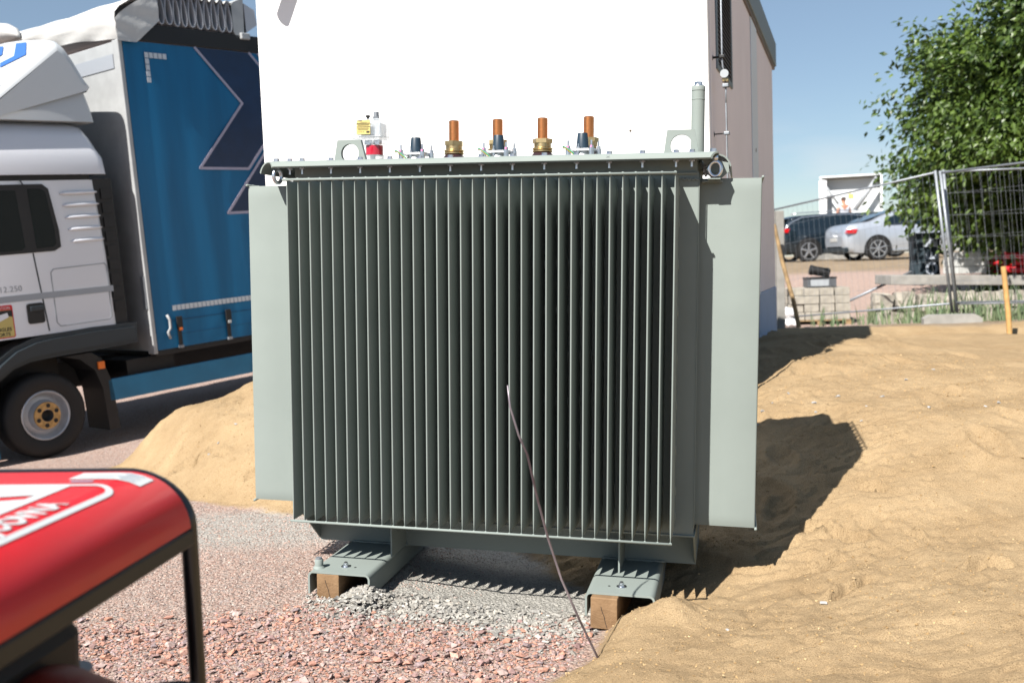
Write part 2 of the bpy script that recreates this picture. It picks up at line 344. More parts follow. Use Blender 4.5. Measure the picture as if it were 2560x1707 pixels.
# keep loose ground out of the space under the building
nx, ny = len(xs), len(ys)
verts = np.stack([X.ravel(), Y.ravel(), Z.ravel()], 1)
ii = np.arange(ny - 1)[:, None] * nx + np.arange(nx - 1)[None, :]
faces = np.stack([ii, ii + 1, ii + nx + 1, ii + nx], -1).reshape(-1, 4)
gm = bpy.data.meshes.new('ground'); gm.vertices.add(len(verts)); gm.vertices.foreach_set('co', verts.ravel())
gm.loops.add(faces.size); gm.loops.foreach_set('vertex_index', faces.ravel().astype(np.int32))
gm.polygons.add(len(faces)); gm.polygons.foreach_set('loop_start', np.arange(0, faces.size, 4, dtype=np.int32))
gm.update(calc_edges=True); gm.polygons.foreach_set('use_smooth', np.ones(len(faces), bool))
sdm = poly_sd(X, Y, SAND) + .10 * fbm(X, Y, 2.2, 3, 3) + .03 * fbm(X, Y, 30, 3, 77)
sandm = sstep(-.03, .06, sdm)
gritm = sstep(.16, -.05, np.hypot((X + .05) / 1.1, (Y - 4.55) / .95) - .62 + .12 * fbm(X, Y, 6, 3, 50))
gritm = np.maximum(gritm, .85 * sstep(.3, 0, np.abs((Y - 5.55) - .1 * X + .1 * fbm(X, Y, 3, 3, 51)) - .25) * sstep(-3.2, -2.2, X) * sstep(0, -.4, X))
tan = sstep(23.6, 24.6, Y + .8 * fbm(X, Y, .5, 3, 61)) * sstep(0, 2, X)
tan = np.maximum(tan, sstep(3.5, 1.5, X) * 0)
tan = np.maximum(tan, sstep(15.5, 14.5, Y) * sstep(11, 13, Y) * sstep(0, 2, X))
col = np.stack([sandm.ravel(), gritm.ravel(), tan.ravel(), np.ones(X.size)], 1).astype(np.float32)
ca = gm.color_attributes.new('zones', 'FLOAT_COLOR', 'POINT'); ca.data.foreach_set('color', col.ravel())
g = bpy.data.materials.new('ground_mix'); g.use_nodes = True; n = g.node_tree.nodes; l = g.node_tree.links.new; b = n['Principled BSDF']
b.inputs['Roughness'].default_value = .95; b.inputs['Specular IOR Level'].default_value = .15
tcg = n.new('ShaderNodeTexCoord'); at = n.new('ShaderNodeAttribute'); at.attribute_name = 'zones'; se = n.new('ShaderNodeSeparateColor'); l(at.outputs['Color'], se.inputs[0])
def nz(sc, det=5, rough=.6):
    q = n.new('ShaderNodeTexNoise'); q.inputs['Scale'].default_value = sc; q.inputs['Detail'].default_value = det; q.inputs['Roughness'].default_value = rough; l(tcg.outputs['Object'], q.inputs['Vector']); return q.outputs['Fac']
def ramp(fac, *st):
    q = n.new('ShaderNodeValToRGB'); l(fac, q.inputs[0])
    for k, (p, c) in enumerate(st):
        e = q.color_ramp.elements[k] if k < 2 else q.color_ramp.elements.new(p)
        e.position = p; e.color = (*c, 1)
    return q.outputs[0]
def mixc(f, a, bb):
    q = n.new('ShaderNodeMix'); q.data_type = 'RGBA'; l(f, q.inputs[0]); l(a, q.inputs[6]); l(bb, q.inputs[7]); return q.outputs[2]
def vor(sc):
    q = n.new('ShaderNodeTexVoronoi'); q.inputs['Scale'].default_value = sc; q.inputs['Randomness'].default_value = 1; l(tcg.outputs['Object'], q.inputs['Vector']); return q
sandc = ramp(nz(3, 6), (.30, (.295, .208, .116)), (.70, (.395, .288, .168)))
sandf = ramp(nz(230, 3, .8), (.38, (.62, .59, .55)), (.52, (1, 1, 1)), (.70, (1.10, 1.10, 1.08)))
mm_ = n.new('ShaderNodeMix'); mm_.data_type = 'RGBA'; mm_.blend_type = 'MULTIPLY'; mm_.inputs[0].default_value = 1; l(sandc, mm_.inputs[6]); l(sandf, mm_.inputs[7]); sandc = mm_.outputs[2]
v1 = vor(75); sp = n.new('ShaderNodeSeparateColor'); l(v1.outputs['Color'], sp.inputs[0])
pinkc = ramp(sp.outputs[0], (.0, (.24, .17, .145)), (.3, (.37, .25, .205)), (.55, (.38, .31, .27)), (.8, (.40, .285, .235)), (1, (.29, .25, .235)))
v2 = vor(150); sp2 = n.new('ShaderNodeSeparateColor'); l(v2.outputs['Color'], sp2.inputs[0])
gritc = ramp(sp2.outputs[0], (.0, (.27, .26, .235)), (.5, (.34, .33, .30)), (1, (.40, .385, .355)))
tanc = ramp(nz(2, 6), (.3, (.22, .165, .11)), (.7, (.29, .225, .155)))
c = mixc(se.outputs[1], pinkc, gritc); c = mixc(se.outputs[2], c, tanc); c = mixc(se.outputs[0], c, sandc)
l(c, b.inputs['Base Color'])
bu1 = n.new('ShaderNodeBump'); bu1.inputs['Strength'].default_value = .9; bu1.inputs['Distance'].default_value = .006; l(nz(160, 4, .75), bu1.inputs['Height'])
hm = n.new('ShaderNodeMath'); hm.operation = 'MULTIPLY'; inv = n.new('ShaderNodeMath'); inv.operation = 'SUBTRACT'; inv.inputs[0].default_value = 1; l(se.outputs[0], inv.inputs[1])
l(v1.outputs['Distance'], hm.inputs[0]); l(inv.outputs[0], hm.inputs[1])
bu2 = n.new('ShaderNodeBump'); bu3 = n.new('ShaderNodeBump'); bu3.inputs['Strength'].default_value = .7; bu3.inputs['Distance'].default_value = .012; l(nz(48, 5, .7), bu3.inputs['Height']); l(bu3.outputs[0], bu1.inputs['Normal']); bu2.inputs['Strength'].default_value = .8; bu2.inputs['Distance'].default_value = .012; bu2.invert = True; l(hm.outputs[0], bu2.inputs['Height']); l(bu1.outputs[0], bu2.inputs['Normal'])
l(bu2.outputs[0], b.inputs['Normal']); gm.materials.append(g)
link('ground', gm, None, kind='structure')

# ---------------------------------------------------------------- loose stones (uncountable crushed rock)
bm = bmesh.new(); bmesh.ops.create_icosphere(bm, subdivisions=1, radius=1); ICO_V = np.array([v.co[:] for v in bm.verts]); ICO_F = np.array([[v.index for v in f.verts] for f in bm.faces]); bm.free()
bm = bmesh.new(); bmesh.ops.create_cube(bm, size=1.5); bmesh.ops.bevel(bm, geom=bm.edges[:], offset=.32, segments=1, affect='EDGES'); bmesh.ops.triangulate(bm, faces=bm.faces[:]); CUB_V = np.array([v.co[:] for v in bm.verts]); CUB_F = np.array([[v.index for v in f.verts] for f in bm.faces]); bm.free()
bm = bmesh.new(); bmesh.ops.create_icosphere(bm, subdivisions=0 + 1, radius=1); bm.free()
t_ = (1 + 5 ** .5) / 2
I0V = np.array([(-1, t_, 0), (1, t_, 0), (-1, -t_, 0), (1, -t_, 0), (0, -1, t_), (0, 1, t_), (0, -1, -t_), (0, 1, -t_), (t_, 0, -1), (t_, 0, 1), (-t_, 0, -1), (-t_, 0, 1)]) / 1.9
I0F = np.array([(0, 11, 5), (0, 5, 1), (0, 1, 7), (0, 7, 10), (0, 10, 11), (1, 5, 9), (5, 11, 4), (11, 10, 2), (10, 7, 6), (7, 1, 8), (3, 9, 4), (3, 4, 2), (3, 2, 6), (3, 6, 8), (3, 8, 9), (4, 9, 5), (2, 4, 11), (6, 2, 10), (8, 6, 7), (9, 8, 1)])
BXV = np.array([(x, y, z) for z in (-.62, .62) for y in (-.62, .62) for x in (-.62, .62)]) ; BXF = np.array([(0, 2, 3), (0, 3, 1), (4, 5, 7), (4, 7, 6), (0, 1, 5), (0, 5, 4), (2, 6, 7), (2, 7, 3), (0, 4, 6), (0, 6, 2), (1, 3, 7), (1, 7, 5)])
stone_mat = bpy.data.materials.new('crushed_rock'); stone_mat.use_nodes = True; n = stone_mat.node_tree.nodes; l = stone_mat.node_tree.links.new
b = n['Principled BSDF']; b.inputs['Roughness'].default_value = .9; b.inputs['Specular IOR Level'].default_value = .2
at = n.new('ShaderNodeAttribute'); at.attribute_name = 'tint'; q = n.new('ShaderNodeTexNoise'); q.inputs['Scale'].default_value = 90; q.inputs['Detail'].default_value = 4
rr_ = n.new('ShaderNodeValToRGB'); rr_.color_ramp.elements[0].color = (.72, .72, .72, 1); rr_.color_ramp.elements[1].color = (1.2, 1.2, 1.2, 1); rr_.color_ramp.elements[0].position = .3; rr_.color_ramp.elements[1].position = .7
tcs = n.new('ShaderNodeTexCoord'); l(tcs.outputs['Object'], q.inputs['Vector']); l(q.outputs['Fac'], rr_.inputs[0])
mx = n.new('ShaderNodeMix'); mx.data_type = 'RGBA'; mx.blend_type = 'MULTIPLY'; mx.inputs[0].default_value = 1; l(at.outputs['Color'], mx.inputs[6]); l(rr_.outputs[0], mx.inputs[7]); l(mx.outputs[2], b.inputs['Base Color'])
PINKS = np.array([(.50, .29, .22), (.46, .26, .20), (.54, .34, .27), (.42, .29, .27), (.38, .31, .31), (.50, .40, .36), (.56, .32, .23), (.32, .22, .20), (.46, .36, .33)]) * np.array([.78, .73, .73])
GREYS = np.array([(.42, .40, .36), (.36, .34, .31), (.48, .46, .42), (.30, .29, .27), (.45, .42, .37)]) * .76
FINES = np.array([(.46, .33, .28), (.42, .37, .33), (.50, .36, .30), (.36, .30, .27), (.44, .41, .37), (.48, .40, .35)]) * np.array([.84, .80, .79])
def stones(name, px, py, size, pal, flat=.55, sink=.35, lift=None, detailed=False):
    N = len(px); BV, BF = (I0V * 1.1, I0F) if detailed else (BXV, BXF)
    nv = len(BV)
    q = rng.normal(size=(N, 4)); q /= np.linalg.norm(q, axis=1)[:, None]; w, x, y, z = q.T
    Rm = np.stack([1 - 2 * (y * y + z * z), 2 * (x * y - z * w), 2 * (x * z + y * w), 2 * (x * y + z * w), 1 - 2 * (x * x + z * z), 2 * (y * z - x * w), 2 * (x * z - y * w), 2 * (y * z + x * w), 1 - 2 * (x * x + y * y)], 1).reshape(N, 3, 3)
    V = np.repeat(BV[None], N, 0) * (1 + rng.uniform(-.42, .42, (N, nv, 1))) + rng.uniform(-.24, .24, (N, nv, 3))
    V *= rng.uniform(.38, 1.25, (N, 1, 3)); V = np.einsum('nij,nkj->nki', Rm, V); V[:, :, 2] *= flat
    V *= (size / 2)[:, None, None]
    hz = height(px, py) + size * .5 * flat * (1 - 2 * sink) + (lift if lift is not None else 0)
    V += np.stack([px, py, hz], 1)[:, None, :]
    F = (BF[None] + (np.arange(N) * nv)[:, None, None]).reshape(-1, 3)
    me = bpy.data.meshes.new(name); me.vertices.add(N * nv); me.vertices.foreach_set('co', V.reshape(-1))
    me.loops.add(F.size); me.loops.foreach_set('vertex_index', F.ravel().astype(np.int32)); me.polygons.add(len(F)); me.polygons.foreach_set('loop_start', np.arange(0, F.size, 3, dtype=np.int32))
    me.update(calc_edges=True); me.shade_flat()
    cc = pal[rng.integers(0, len(pal), N)] * rng.uniform(.75, 1.2, (N, 1))
    ca = me.color_attributes.new('tint', 'FLOAT_COLOR', 'POINT'); ca.data.foreach_set('color', np.repeat(np.concatenate([cc, np.ones((N, 1))], 1), nv, 0).astype(np.float32).ravel())
    me.materials.append(stone_mat); return link(name, me, None, kind='stuff')
def scatter(N, x0, x1, y0, y1, keep):
    x = rng.uniform(x0, x1, N); y = rng.uniform(y0, y1, N); k = rng.uniform(0, 1, N) < keep(x, y); return x[k], y[k]
def yb(x): return 3.93 - .0 * x - .10 * sstep(-.2, .5, x) + .05 * np.sin(x * 5)       # edge of the coarse pink stones
def notsand(x, y): return sstep(.03, -.06, poly_sd(x, y, SAND))
def coarse(x, y): return sstep(.20, -.14, y - yb(x) - .10 * fbm(x, y, 6, 3, 91)) ** 1.5 * notsand(x, y)
px, py = scatter(34000, -2.3, .45, 2.7, 4.15, lambda x, y: coarse(x, y))
sz = .007 + .021 * rng.beta(1.3, 3.4, len(px)); o_ = stones('pink_gravel', px, py, sz, PINKS, sink=.25)
o_['label'] = 'coarse pink and purple crushed gravel along the bottom edge'; o_['category'] = 'gravel'
px, py = scatter(1100, -2.3, .40, 2.7, 4.1, lambda x, y: coarse(x, y))
sz = .020 + .022 * rng.beta(1.2, 3.0, len(px)); o_ = stones('pink_gravel', px, py, sz, PINKS, sink=.18, lift=.004, detailed=True)
o_['label'] = 'larger angular pink stones scattered over the coarse gravel'; o_['category'] = 'gravel'
def greyk(x, y):
    line = 4.02 - .17 * (x + .5) ; return np.exp(-((y - line) / .14) ** 2) * sstep(-1.0, -.65, x) * sstep(.55, .2, x) * notsand(x, y)
px, py = scatter(14000, -1.2, .5, 3.5, 4.5, greyk)
sz = .009 + .028 * rng.beta(1.3, 3, len(px)); o_ = stones('grey_gravel', px, py, sz, GREYS, sink=.15)
o_['label'] = 'pale grey crushed stone heaped along the slab between the feet'; o_['category'] = 'gravel'
# little heap spilling under the left channel
px = rng.normal(-.655, .055, 520); py = rng.normal(4.10, .07, 520); rr = np.hypot((px + .655) / .12, (py - 4.10) / .16)
k = rr < 1.2; o_ = stones('grey_gravel', px[k], py[k], .014 + .024 * rng.beta(1.3, 2.5, k.sum()), GREYS, sink=.2, lift=np.maximum(0, .06 * (1 - rr[k])))
o_['label'] = 'small heap of grey stones spilling under the left steel channel'; o_['category'] = 'gravel'
px, py = scatter(60000, -3.4, -.1, 3.8, 7.4, lambda x, y: sstep(-.05, .08, y - yb(x)) * notsand(x, y) * sstep(.1, -.9, x + .3 * (4.8 - y)))
sz = .005 + .011 * rng.beta(1.2, 3, len(px)); o_ = stones('fine_gravel', px, py, sz, FINES, sink=.25)
o_['label'] = 'fine pink grey gravel left of the transformer'; o_['category'] = 'gravel'
px, py = scatter(5000, -.9, .45, 3.7, 4.9, lambda x, y: .8 * notsand(x, y))
sz = .004 + .009 * rng.beta(1, 3, len(px)); o_ = stones('fine_gravel', px, py, sz, GREYS, sink=.3)
o_['label'] = 'grey stone grit on the ground under the transformer'; o_['category'] = 'gravel'
# clods and grains on the sand
SANDT = np.array([(.42, .28, .135), (.47, .32, .16), (.38, .25, .12), (.50, .36, .20)]) * .84
px, py = scatter(42000, -3.2, 3.4, 3.0, 7.6, lambda x, y: sstep(-.02, .06, poly_sd(x, y, SAND)) * (.35 + .9 * np.clip(vnoise(x, y, 3, 12) + .3, 0, 1)))
sz = .004 + .016 * rng.beta(1, 5, len(px)); o_ = stones('sand_clods', px, py, sz, SANDT, sink=.35, flat=.7)
o_['label'] = 'loose crumbs of damp sand on the sand bank'; o_['category'] = 'sand'
# pale pebbles lying on the sand, each a thing of its own
peb = [(1.45, 5.9), (1.52, 6.05), (1.62, 6.2), (1.75, 6.3), (1.82, 6.0), (2.0, 6.1), (2.05, 5.75), (1.95, 5.55), (1.80, 5.9), (2.2, 5.9), (2.35, 5.6), (2.6, 5.45), (2.7, 5.5), (2.9, 5.3), (3.05, 5.25), (3.1, 5.2), (3.0, 5.05), (3.12, 4.98), (2.5, 6.3), (2.8, 6.6), (1.38, 6.15), (1.55, 6.5), (.75, 3.55), (1.15, 3.7), (2.3, 3.9), (2.5, 4.2), (-1.95, 6.9), (-2.05, 6.8), (-2.1, 6.75)]
pm = mat('pale_limestone', (.31, .305, .30), .85, var=.1, vscale=30)
base_pebs = []
for k in range(4):
    pb = MB(); pb.add(CUB_V * (1 + rng.uniform(-.25, .25, (len(CUB_V), 1))) * .5, CUB_F.tolist()); base_pebs.append(pb.mesh('pebble', pm))
for k, (x, y) in enumerate(peb):
    s = random.uniform(.012, .030); o = link('pebble', base_pebs[k % 4], None, (x, y, H(x, y) + s * .12), ('pale pebble on the sunlit sand behind the transformer shadow' if x > 1.2 and y > 5.5 else 'pale pebble on the open sand at the far right' if x > 2.2 else 'pale pebble on the sand pile left of the transformer' if x < 0 else 'pale pebble on the sand close to the right steel channel'), 'pebble', 'pebbles on the sand', rot=(random.random() * .6, random.random() * .6, random.random() * 6))
    o.scale = (s * 1.3, s, s * .6)

# ================================================================ the transformer
ex = Vector((.97404, -.22333, -.03693)); ey = Vector((.22371, .97463, .00649)); ez = Vector((.03454, -.01459, .9993))
TM = Matrix((ex, ey, ez)).transposed().to_4x4(); TM.translation = (-.9637, 4.2048, .4123)
base = Matrix.Translation((0, 0, 0)); rootm = TM @ Matrix.Translation((.8, .5, -.312))
T = thing('power_transformer', 'large grey green oil transformer with cooling fins, standing on two steel channels', 'transformer', mtx=rootm)
S = Matrix.Translation((-.8, -.5, .312))        # part coordinates below are measured from the lower left corner of the front fins
def tp(mb, name, mats, parent=T, autosm=None, **kw):
    o = mb.build(name, mats, parent, autosm=autosm, **kw)
    if parent is T: o.location = (-.8, -.5, .312)
    return o
P = M['paint']
# tank
b = MB().box(-.078, 1.678, .23, .88, -.03, 1.462); b.box(-.066, 1.684, .43, .80, -.213, -.032)
tp(b, 'tank', P)
b = MB()
for x in (-.072, 1.678): b = MB(); b.prism([(.235, -.034), (.43, -.034), (.43, -.205)], x, x + .006, 'x'); tp(b, 'end_gusset', P)
b = MB().bbox(-.085, 1.686, .222, .43, -.036, -.028, .002); tp(b, 'bottom_ledge', P)
b = MB(); b.smooth = True; b.tube([(-.07, .226, 1.455), (1.67, .226, 1.455)], .005, 6)
pts = [(1.612 + .066 * k / 12, .226, 1.432 + .006 * math.sin(k * 2.1)) for k in range(13)]; b.tube(pts, .0045, 6)
b.tube([(1.681, .229, 1.44 - .01 * k + .0) for k in range(0, 147, 3)], .0022, 6); tp(b, 'weld_seam', P)
for x0 in (.10, 1.28):
    b = MB(); b.smooth = True; b.tube([(x0 + .27 * k / 14, .424 + .002 * math.sin(k * 1.7), -.209) for k in range(15)], .0055, 6); tp(b, 'weld_seam', P)
# fins
def fin_mesh(depth, dimples=True, k_=1.0):
    b = MB(); b.smooth = True; zs = [0, .010, .028, .06, .12, 1.31, 1.375, 1.41, 1.426, 1.438] if k_ == 1 else [0, .006, .018, .032, .05, 1.385, 1.404, 1.418, 1.430, 1.438]; ws = [w * k_ for w in [.0011, .0017, .0027, .0034, .0037, .0037, .0034, .0026, .0017, .0011]]
    rows = []
    for z, w in zip(zs, ws):
        rows.append([(w * .72, depth, z), (w * .80, depth * .86, z), (w, depth * .5, z), (w, .006, z), (w * .75, .0015, z), (0, 0, z), (-w * .75, .0015, z), (-w, .006, z), (-w, depth * .5, z), (-w * .80, depth * .86, z), (-w * .72, depth, z)])
    b.grid(rows); b.add(rows[-1], [tuple(range(11))]); b.add(rows[0], [tuple(range(11))[::-1]])
    if dimples:
        for z in (.055, .16, .33, .52, .71, .90, 1.09, 1.26, 1.385):
            for yy in (depth - .022,):
                for sg in (1, -1):
                    q = [(sg * (.0030 + (.0035 if 0 < i < 4 else 0)), yy + .0045 * math.cos(a), z + .016 * (1 if math.sin(a) > 0 else -1) + .0045 * math.sin(a)) for i in (0,) for a in [2 * math.pi * k / 8 for k in range(8)]]
                    q2 = [(sg * .0068, p[1] * .6 + yy * .4, z + (p[2] - z) * .85) for p in q]
                    b.add(q + q2, [(k, (k + 1) % 8, 8 + (k + 1) % 8, 8 + k) for k in range(8)] + [tuple(range(8, 16))])
    me = b.mesh('fin', P); bm = bmesh.new(); bm.from_mesh(me); bmesh.ops.recalc_face_normals(bm, faces=bm.faces); bm.to_mesh(me); bm.free(); return me
fm = fin_mesh(.229); fs = fin_mesh(.249, False, 2.4)
for k in range(33): link('fin', fm, T, Vector((.05 * k, 0, 0)) + Vector((-.8, -.5, .312)))
for k in range(11):
    link('fin', fs, T, Vector((1.928, .30 + .05 * k, 0)) + Vector((-.8, -.5, .312)), rot=(0, 0, R(90)))
    link('fin', fs, T, Vector((-.328, .30 + .05 * k, 0)) + Vector((-.8, -.5, .312)), rot=(0, 0, R(-90)))
def bar(p0, p1, n, zoff):
    b = MB(); b.smooth = True; b.tube([p0, p1], .0052, 8)
    for k in range(n):
        c = Vector(p0).lerp(Vector(p1), k / (n - 1) if n > 1 else 0) if False else None
    return b
for z, dz in ((1.441, .004), (-.004, -.003)):
    b = MB(); b.smooth = True; b.tube([(-.017 if z > 1 else -.012, -.003, z), (1.606, -.003, z)], .0055, 8)
    for k in range(33): b.lathe([(.0, .004), (.0045, .003), (.006, -.003)], 6, (.05 * k, -.001, z + (.004 if z > 1 else .003)), cap=False)
    tp(b, 'tie_bar', P)
    for x in (1.931, -.331):
        b = MB(); b.smooth = True; b.tube([(x, .287, z), (x, .815, z)], .0055, 8)
        for k in range(11): b.lathe([(.0, .004), (.0045, .003), (.006, -.003)], 6, (x, .30 + .05 * k, z + .003), cap=False)
        tp(b, 'tie_bar', P)
# lid with bent down edges
b = MB().box(-.156, 1.756, .155, .955, 1.527, 1.533); tp(b, 'lid', P)
def bend(o, d, n=7, R_=.9):       # rounded bend profile (out, z) from the plate edge
    pr = []
    for k in range(n):
        a = R(8 + 62 * k / (n - 1)); pr.append((o * math.sin(a) / math.sin(R(70)), 1.533 - d * (1 - math.cos(a)) / (1 - math.cos(R(70)))))
    return pr
fr = [(.155 - q[0], q[1]) for q in [(0, 1.533)] + bend(.026, .028)]
b = MB(); b.smooth = False
def flange(name, y0, y1, x0, x1, side):
    out, drop = (.025, .025) if side in 'fb' else (.050, .046)
    pr = [(0, 1.533)] + bend(out, drop); b = MB(); b.smooth = True; rows = []
    inner = [(max(q[0] - .006 * (i / (len(pr) - 1)), 0), q[1] - .006) for i, q in enumerate(pr)]
    full = pr + inner[::-1] + [pr[0]]
    r0, r1 = [], []
    for oo, z in full:
        ins = oo * .85
        if side == 'f': r0.append((x0 + ins * 0 - oo * .0 + oo * 1.2 - .0, y0 - oo, z)); r1.append((x1 - oo * 1.2, y0 - oo, z))
        if side == 'b': r0.append((x0 + oo, y1 + oo, z)); r1.append((x1 - oo, y1 + oo, z))
        if side == 'l': r0.append((x0 - oo, y0 + oo * .3, z)); r1.append((x0 - oo, y1 - oo * .3, z))
        if side == 'r': r0.append((x1 + oo, y0 + .11 + oo * .3, z)); r1.append((x1 + oo, y1 - oo * .3, z))
    b.grid([r0, r1]); b.smooth = False; b.add(r0, [tuple(range(len(r0) - 1))]); b.add(r1, [tuple(range(len(r1) - 1))[::-1]])
    return tp(b, name, P, autosm=40)
for sd_ in 'fblr': flange('lid_flange', .155, .955, -.156, 1.756, sd_)
b = MB().box(-.110, 1.705, .165, .955, 1.462, 1.486)      # tank collar under the lid
b2 = MB().box(-.070, 1.672, .236, .875, 1.45, 1.527); tp(b2, 'tank_neck', P)
b = MB().box(-.105, 1.708, .170, .945, 1.5185, 1.5265); tp(b, 'tank_rim', P)
# lid bolts
def bolt_mesh():
    b = MB(); b.cur = 1; b.lathe([(.0185, 1.533), (.0185, 1.5355), (.008, 1.5355)], 16); b.cur = 0
    b.hexn(.0112, 1.5355, 1.546, rot=.3); b.hexn(.0125, 1.499, 1.511, rot=.5); b.lathe([(.0055, 1.478), (.0055, 1.5185)], 8); b.lathe([(.016, 1.5165), (.016, 1.5185)], 14)
    return b.mesh('lid_bolt', [M['zinc'], M['purplezinc']])
bmesh_ = bolt_mesh()
bolt_xy = [(-.012 + .1336 * k, .185) for k in range(13)] + [(1.653, .185), (-.07, .185), (-.085, .30), (1.69, .30), (1.69, .45), (1.69, .60), (-.085, .45), (-.085, .60), (-.085, .75), (1.69, .75)]
bolt_xy += [(-.012 + .1336 * k, .93) for k in range(13)]
for x, y in bolt_xy: link('lid_bolt', bmesh_, T, Vector((x, y, 0)) + Vector((-.8, -.5, .312)), rot=None)
for x, y in ((1.735, .19), (-.135, .19)):
    b = MB(); b.cur = 1; b.lathe([(.019, 1.533), (.019, 1.5355)], 16); b.cur = 0; b.hexn(.013, 1.5355, 1.548, rot=.2); tp_ = tp(b, 'lid_bolt', [M['zinc'], M['purplezinc']]); 
    tp_.location = Vector((x, y, 0)) + Vector((-.8, -.5, .312))
# eye bolts under the lid corners
def eyebolt(x, y, rz):
    b = MB(); b.smooth = True
    b.tube([(.024 * math.cos(a), 0, 1.470 + .029 * math.sin(a)) for a in [2 * math.pi * k / 24 for k in range(24)]], .0085, 10, closed=True)
    b.lathe([(.011, 1.503), (.013, 1.512), (.013, 1.527)], 14); b.lathe([(.017, 1.435), (.010, 1.443)], 14) if rz == 99 else None
    o = tp(b, 'eye_bolt', M['zinc']); o.location = Vector((x, y, 0)) + Vector((-.8, -.5, .312)); o.rotation_euler = (0, 0, rz)
eyebolt(1.742, .22, R(8)); eyebolt(-.122, .17, R(72))
# bracket seen beside the right eye bolt, filled out to block light, bottom pad
b = MB().prism([(1.684, 1.518), (1.795, 1.498), (1.797, 1.462), (1.765, 1.434), (1.742, 1.434)], .262, .267, 'y'); b.bbox(1.690, 1.772, .262, .33, 1.420, 1.428, .001); b.bbox(1.716, 1.765, .20, .262, 1.428, 1.4345, .001); tp(b, 'corner_bracket', P)
# lifting lugs: plate with round hole
def lug(x0, x1, t0, t1, top, y, hr, hc, name='lifting_lug'):
    th = .022; z0 = 1.533; N = 28; cx, cz = hc
    outer = [(x0, z0), (x1, z0), (t1, top), (t0, top)]
    def ray_out(a):
        d = Vector((math.cos(a), math.sin(a))); best = 9
        for i in range(4):
            p = Vector(outer[i]); q = Vector(outer[(i + 1) % 4]); e = q - p; den = d.x * e.y - d.y * e.x
            if abs(den) < 1e-9: continue
            w = p - Vector(hc); t = (w.x * e.y - w.y * e.x) / den; u = (w.x * d.y - w.y * d.x) / den
            if t > 0 and -1e-6 <= u <= 1 + 1e-6: best = min(best, t)
        return (cx + d.x * best, cz + d.y * best)
    angs = sorted([2 * math.pi * k / N for k in range(N)] + [math.atan2(p[1] - cz, p[0] - cx) % (2 * math.pi) for p in outer])
    b = MB(); v = []
    for a in angs:
        o_ = ray_out(a); i_ = (cx + hr * math.cos(a), max(cz + hr * math.sin(a), z0 + .0003))
        v += [(o_[0], y, o_[1]), (i_[0], y, i_[1]), (i_[0], y + th, i_[1]), (o_[0], y + th, o_[1])]
    n_ = len(angs); f = []
    for k in range(n_):
        a0 = 4 * k; a1 = 4 * ((k + 1) % n_); f += [(a0, a1, a1 + 1, a0 + 1), (a0 + 1, a1 + 1, a1 + 2, a0 + 2), (a0 + 2, a1 + 2, a1 + 3, a0 + 3), (a0 + 3, a1 + 3, a1, a0)]
    b.add(v, f); return tp(b, name, P)
lug(.108, .256, .124, .232, 1.627, .25, .041, (.182, 1.569))
lug(1.536, 1.677, 1.549, 1.659, 1.632, .25, .043, (1.606, 1.570))
# filler pipe
b = MB(); b.smooth = True; b.lathe([(.0275, 1.533), (.0275, 1.765), (.0288, 1.766), (.0288, 1.769), (.0275, 1.770), (.0275, 1.801)], 32)
b.lathe([(.0270, 1.802), (.0285, 1.803), (.0285, 1.817), (.0265, 1.822)], 32); pipe = tp(b, 'filler_pipe', P, autosm=30); pipe.location = Vector((1.666, .38, 0)) + Vector((-.8, -.5, .312))
b = MB(); b.lathe([(.0215, 1.822), (.0205, 1.826)], 20); b.hexn(.0165, 1.826, 1.839, rot=.25); b.build('filler_cap', M['zinc'], pipe)
# porcelain low-voltage bushings with copper studs
def lv(x, y):
    e = thing('lv_bushing', None, None); e.parent = T; e.location = Vector((x, y, 1.533)) + Vector((-.8, -.5, .312)); del_ = [e.pop(k, None) for k in ('label', 'category')]
    b = MB(); b.smooth = True; b.lathe([(.066, 0), (.066, .012), (.060, .030), (.048, .047), (.040, .056)], 32); b.build('porcelain_skirt', M['porcelain'], e, autosm=35)
    b = MB(); b.smooth = True; b.lathe([(.040, .054), (.046, .058), (.046, .062), (.041, .066), (.046, .069), (.046, .074), (.0385, .078), (.0385, .096)], 32); b.build('collar', M['brass'], e, autosm=30)
    b = MB(); b.hexn(.0455, .096, .115, rot=.12 + x); b.build('hex_nut', M['brass'], e)
    b = MB(); b.smooth = True; pr = []
    z = .113
    while z < .203: pr += [(.0238, z), (.0228, z + .0021)]; z += .0042
    pr += [(.0236, .206), (.0205, .209)]; b.lathe(pr, 28); b.build('stud', M['copper'], e, autosm=60)
for x in (.553, .760, .968, 1.178): lv(x, .60)
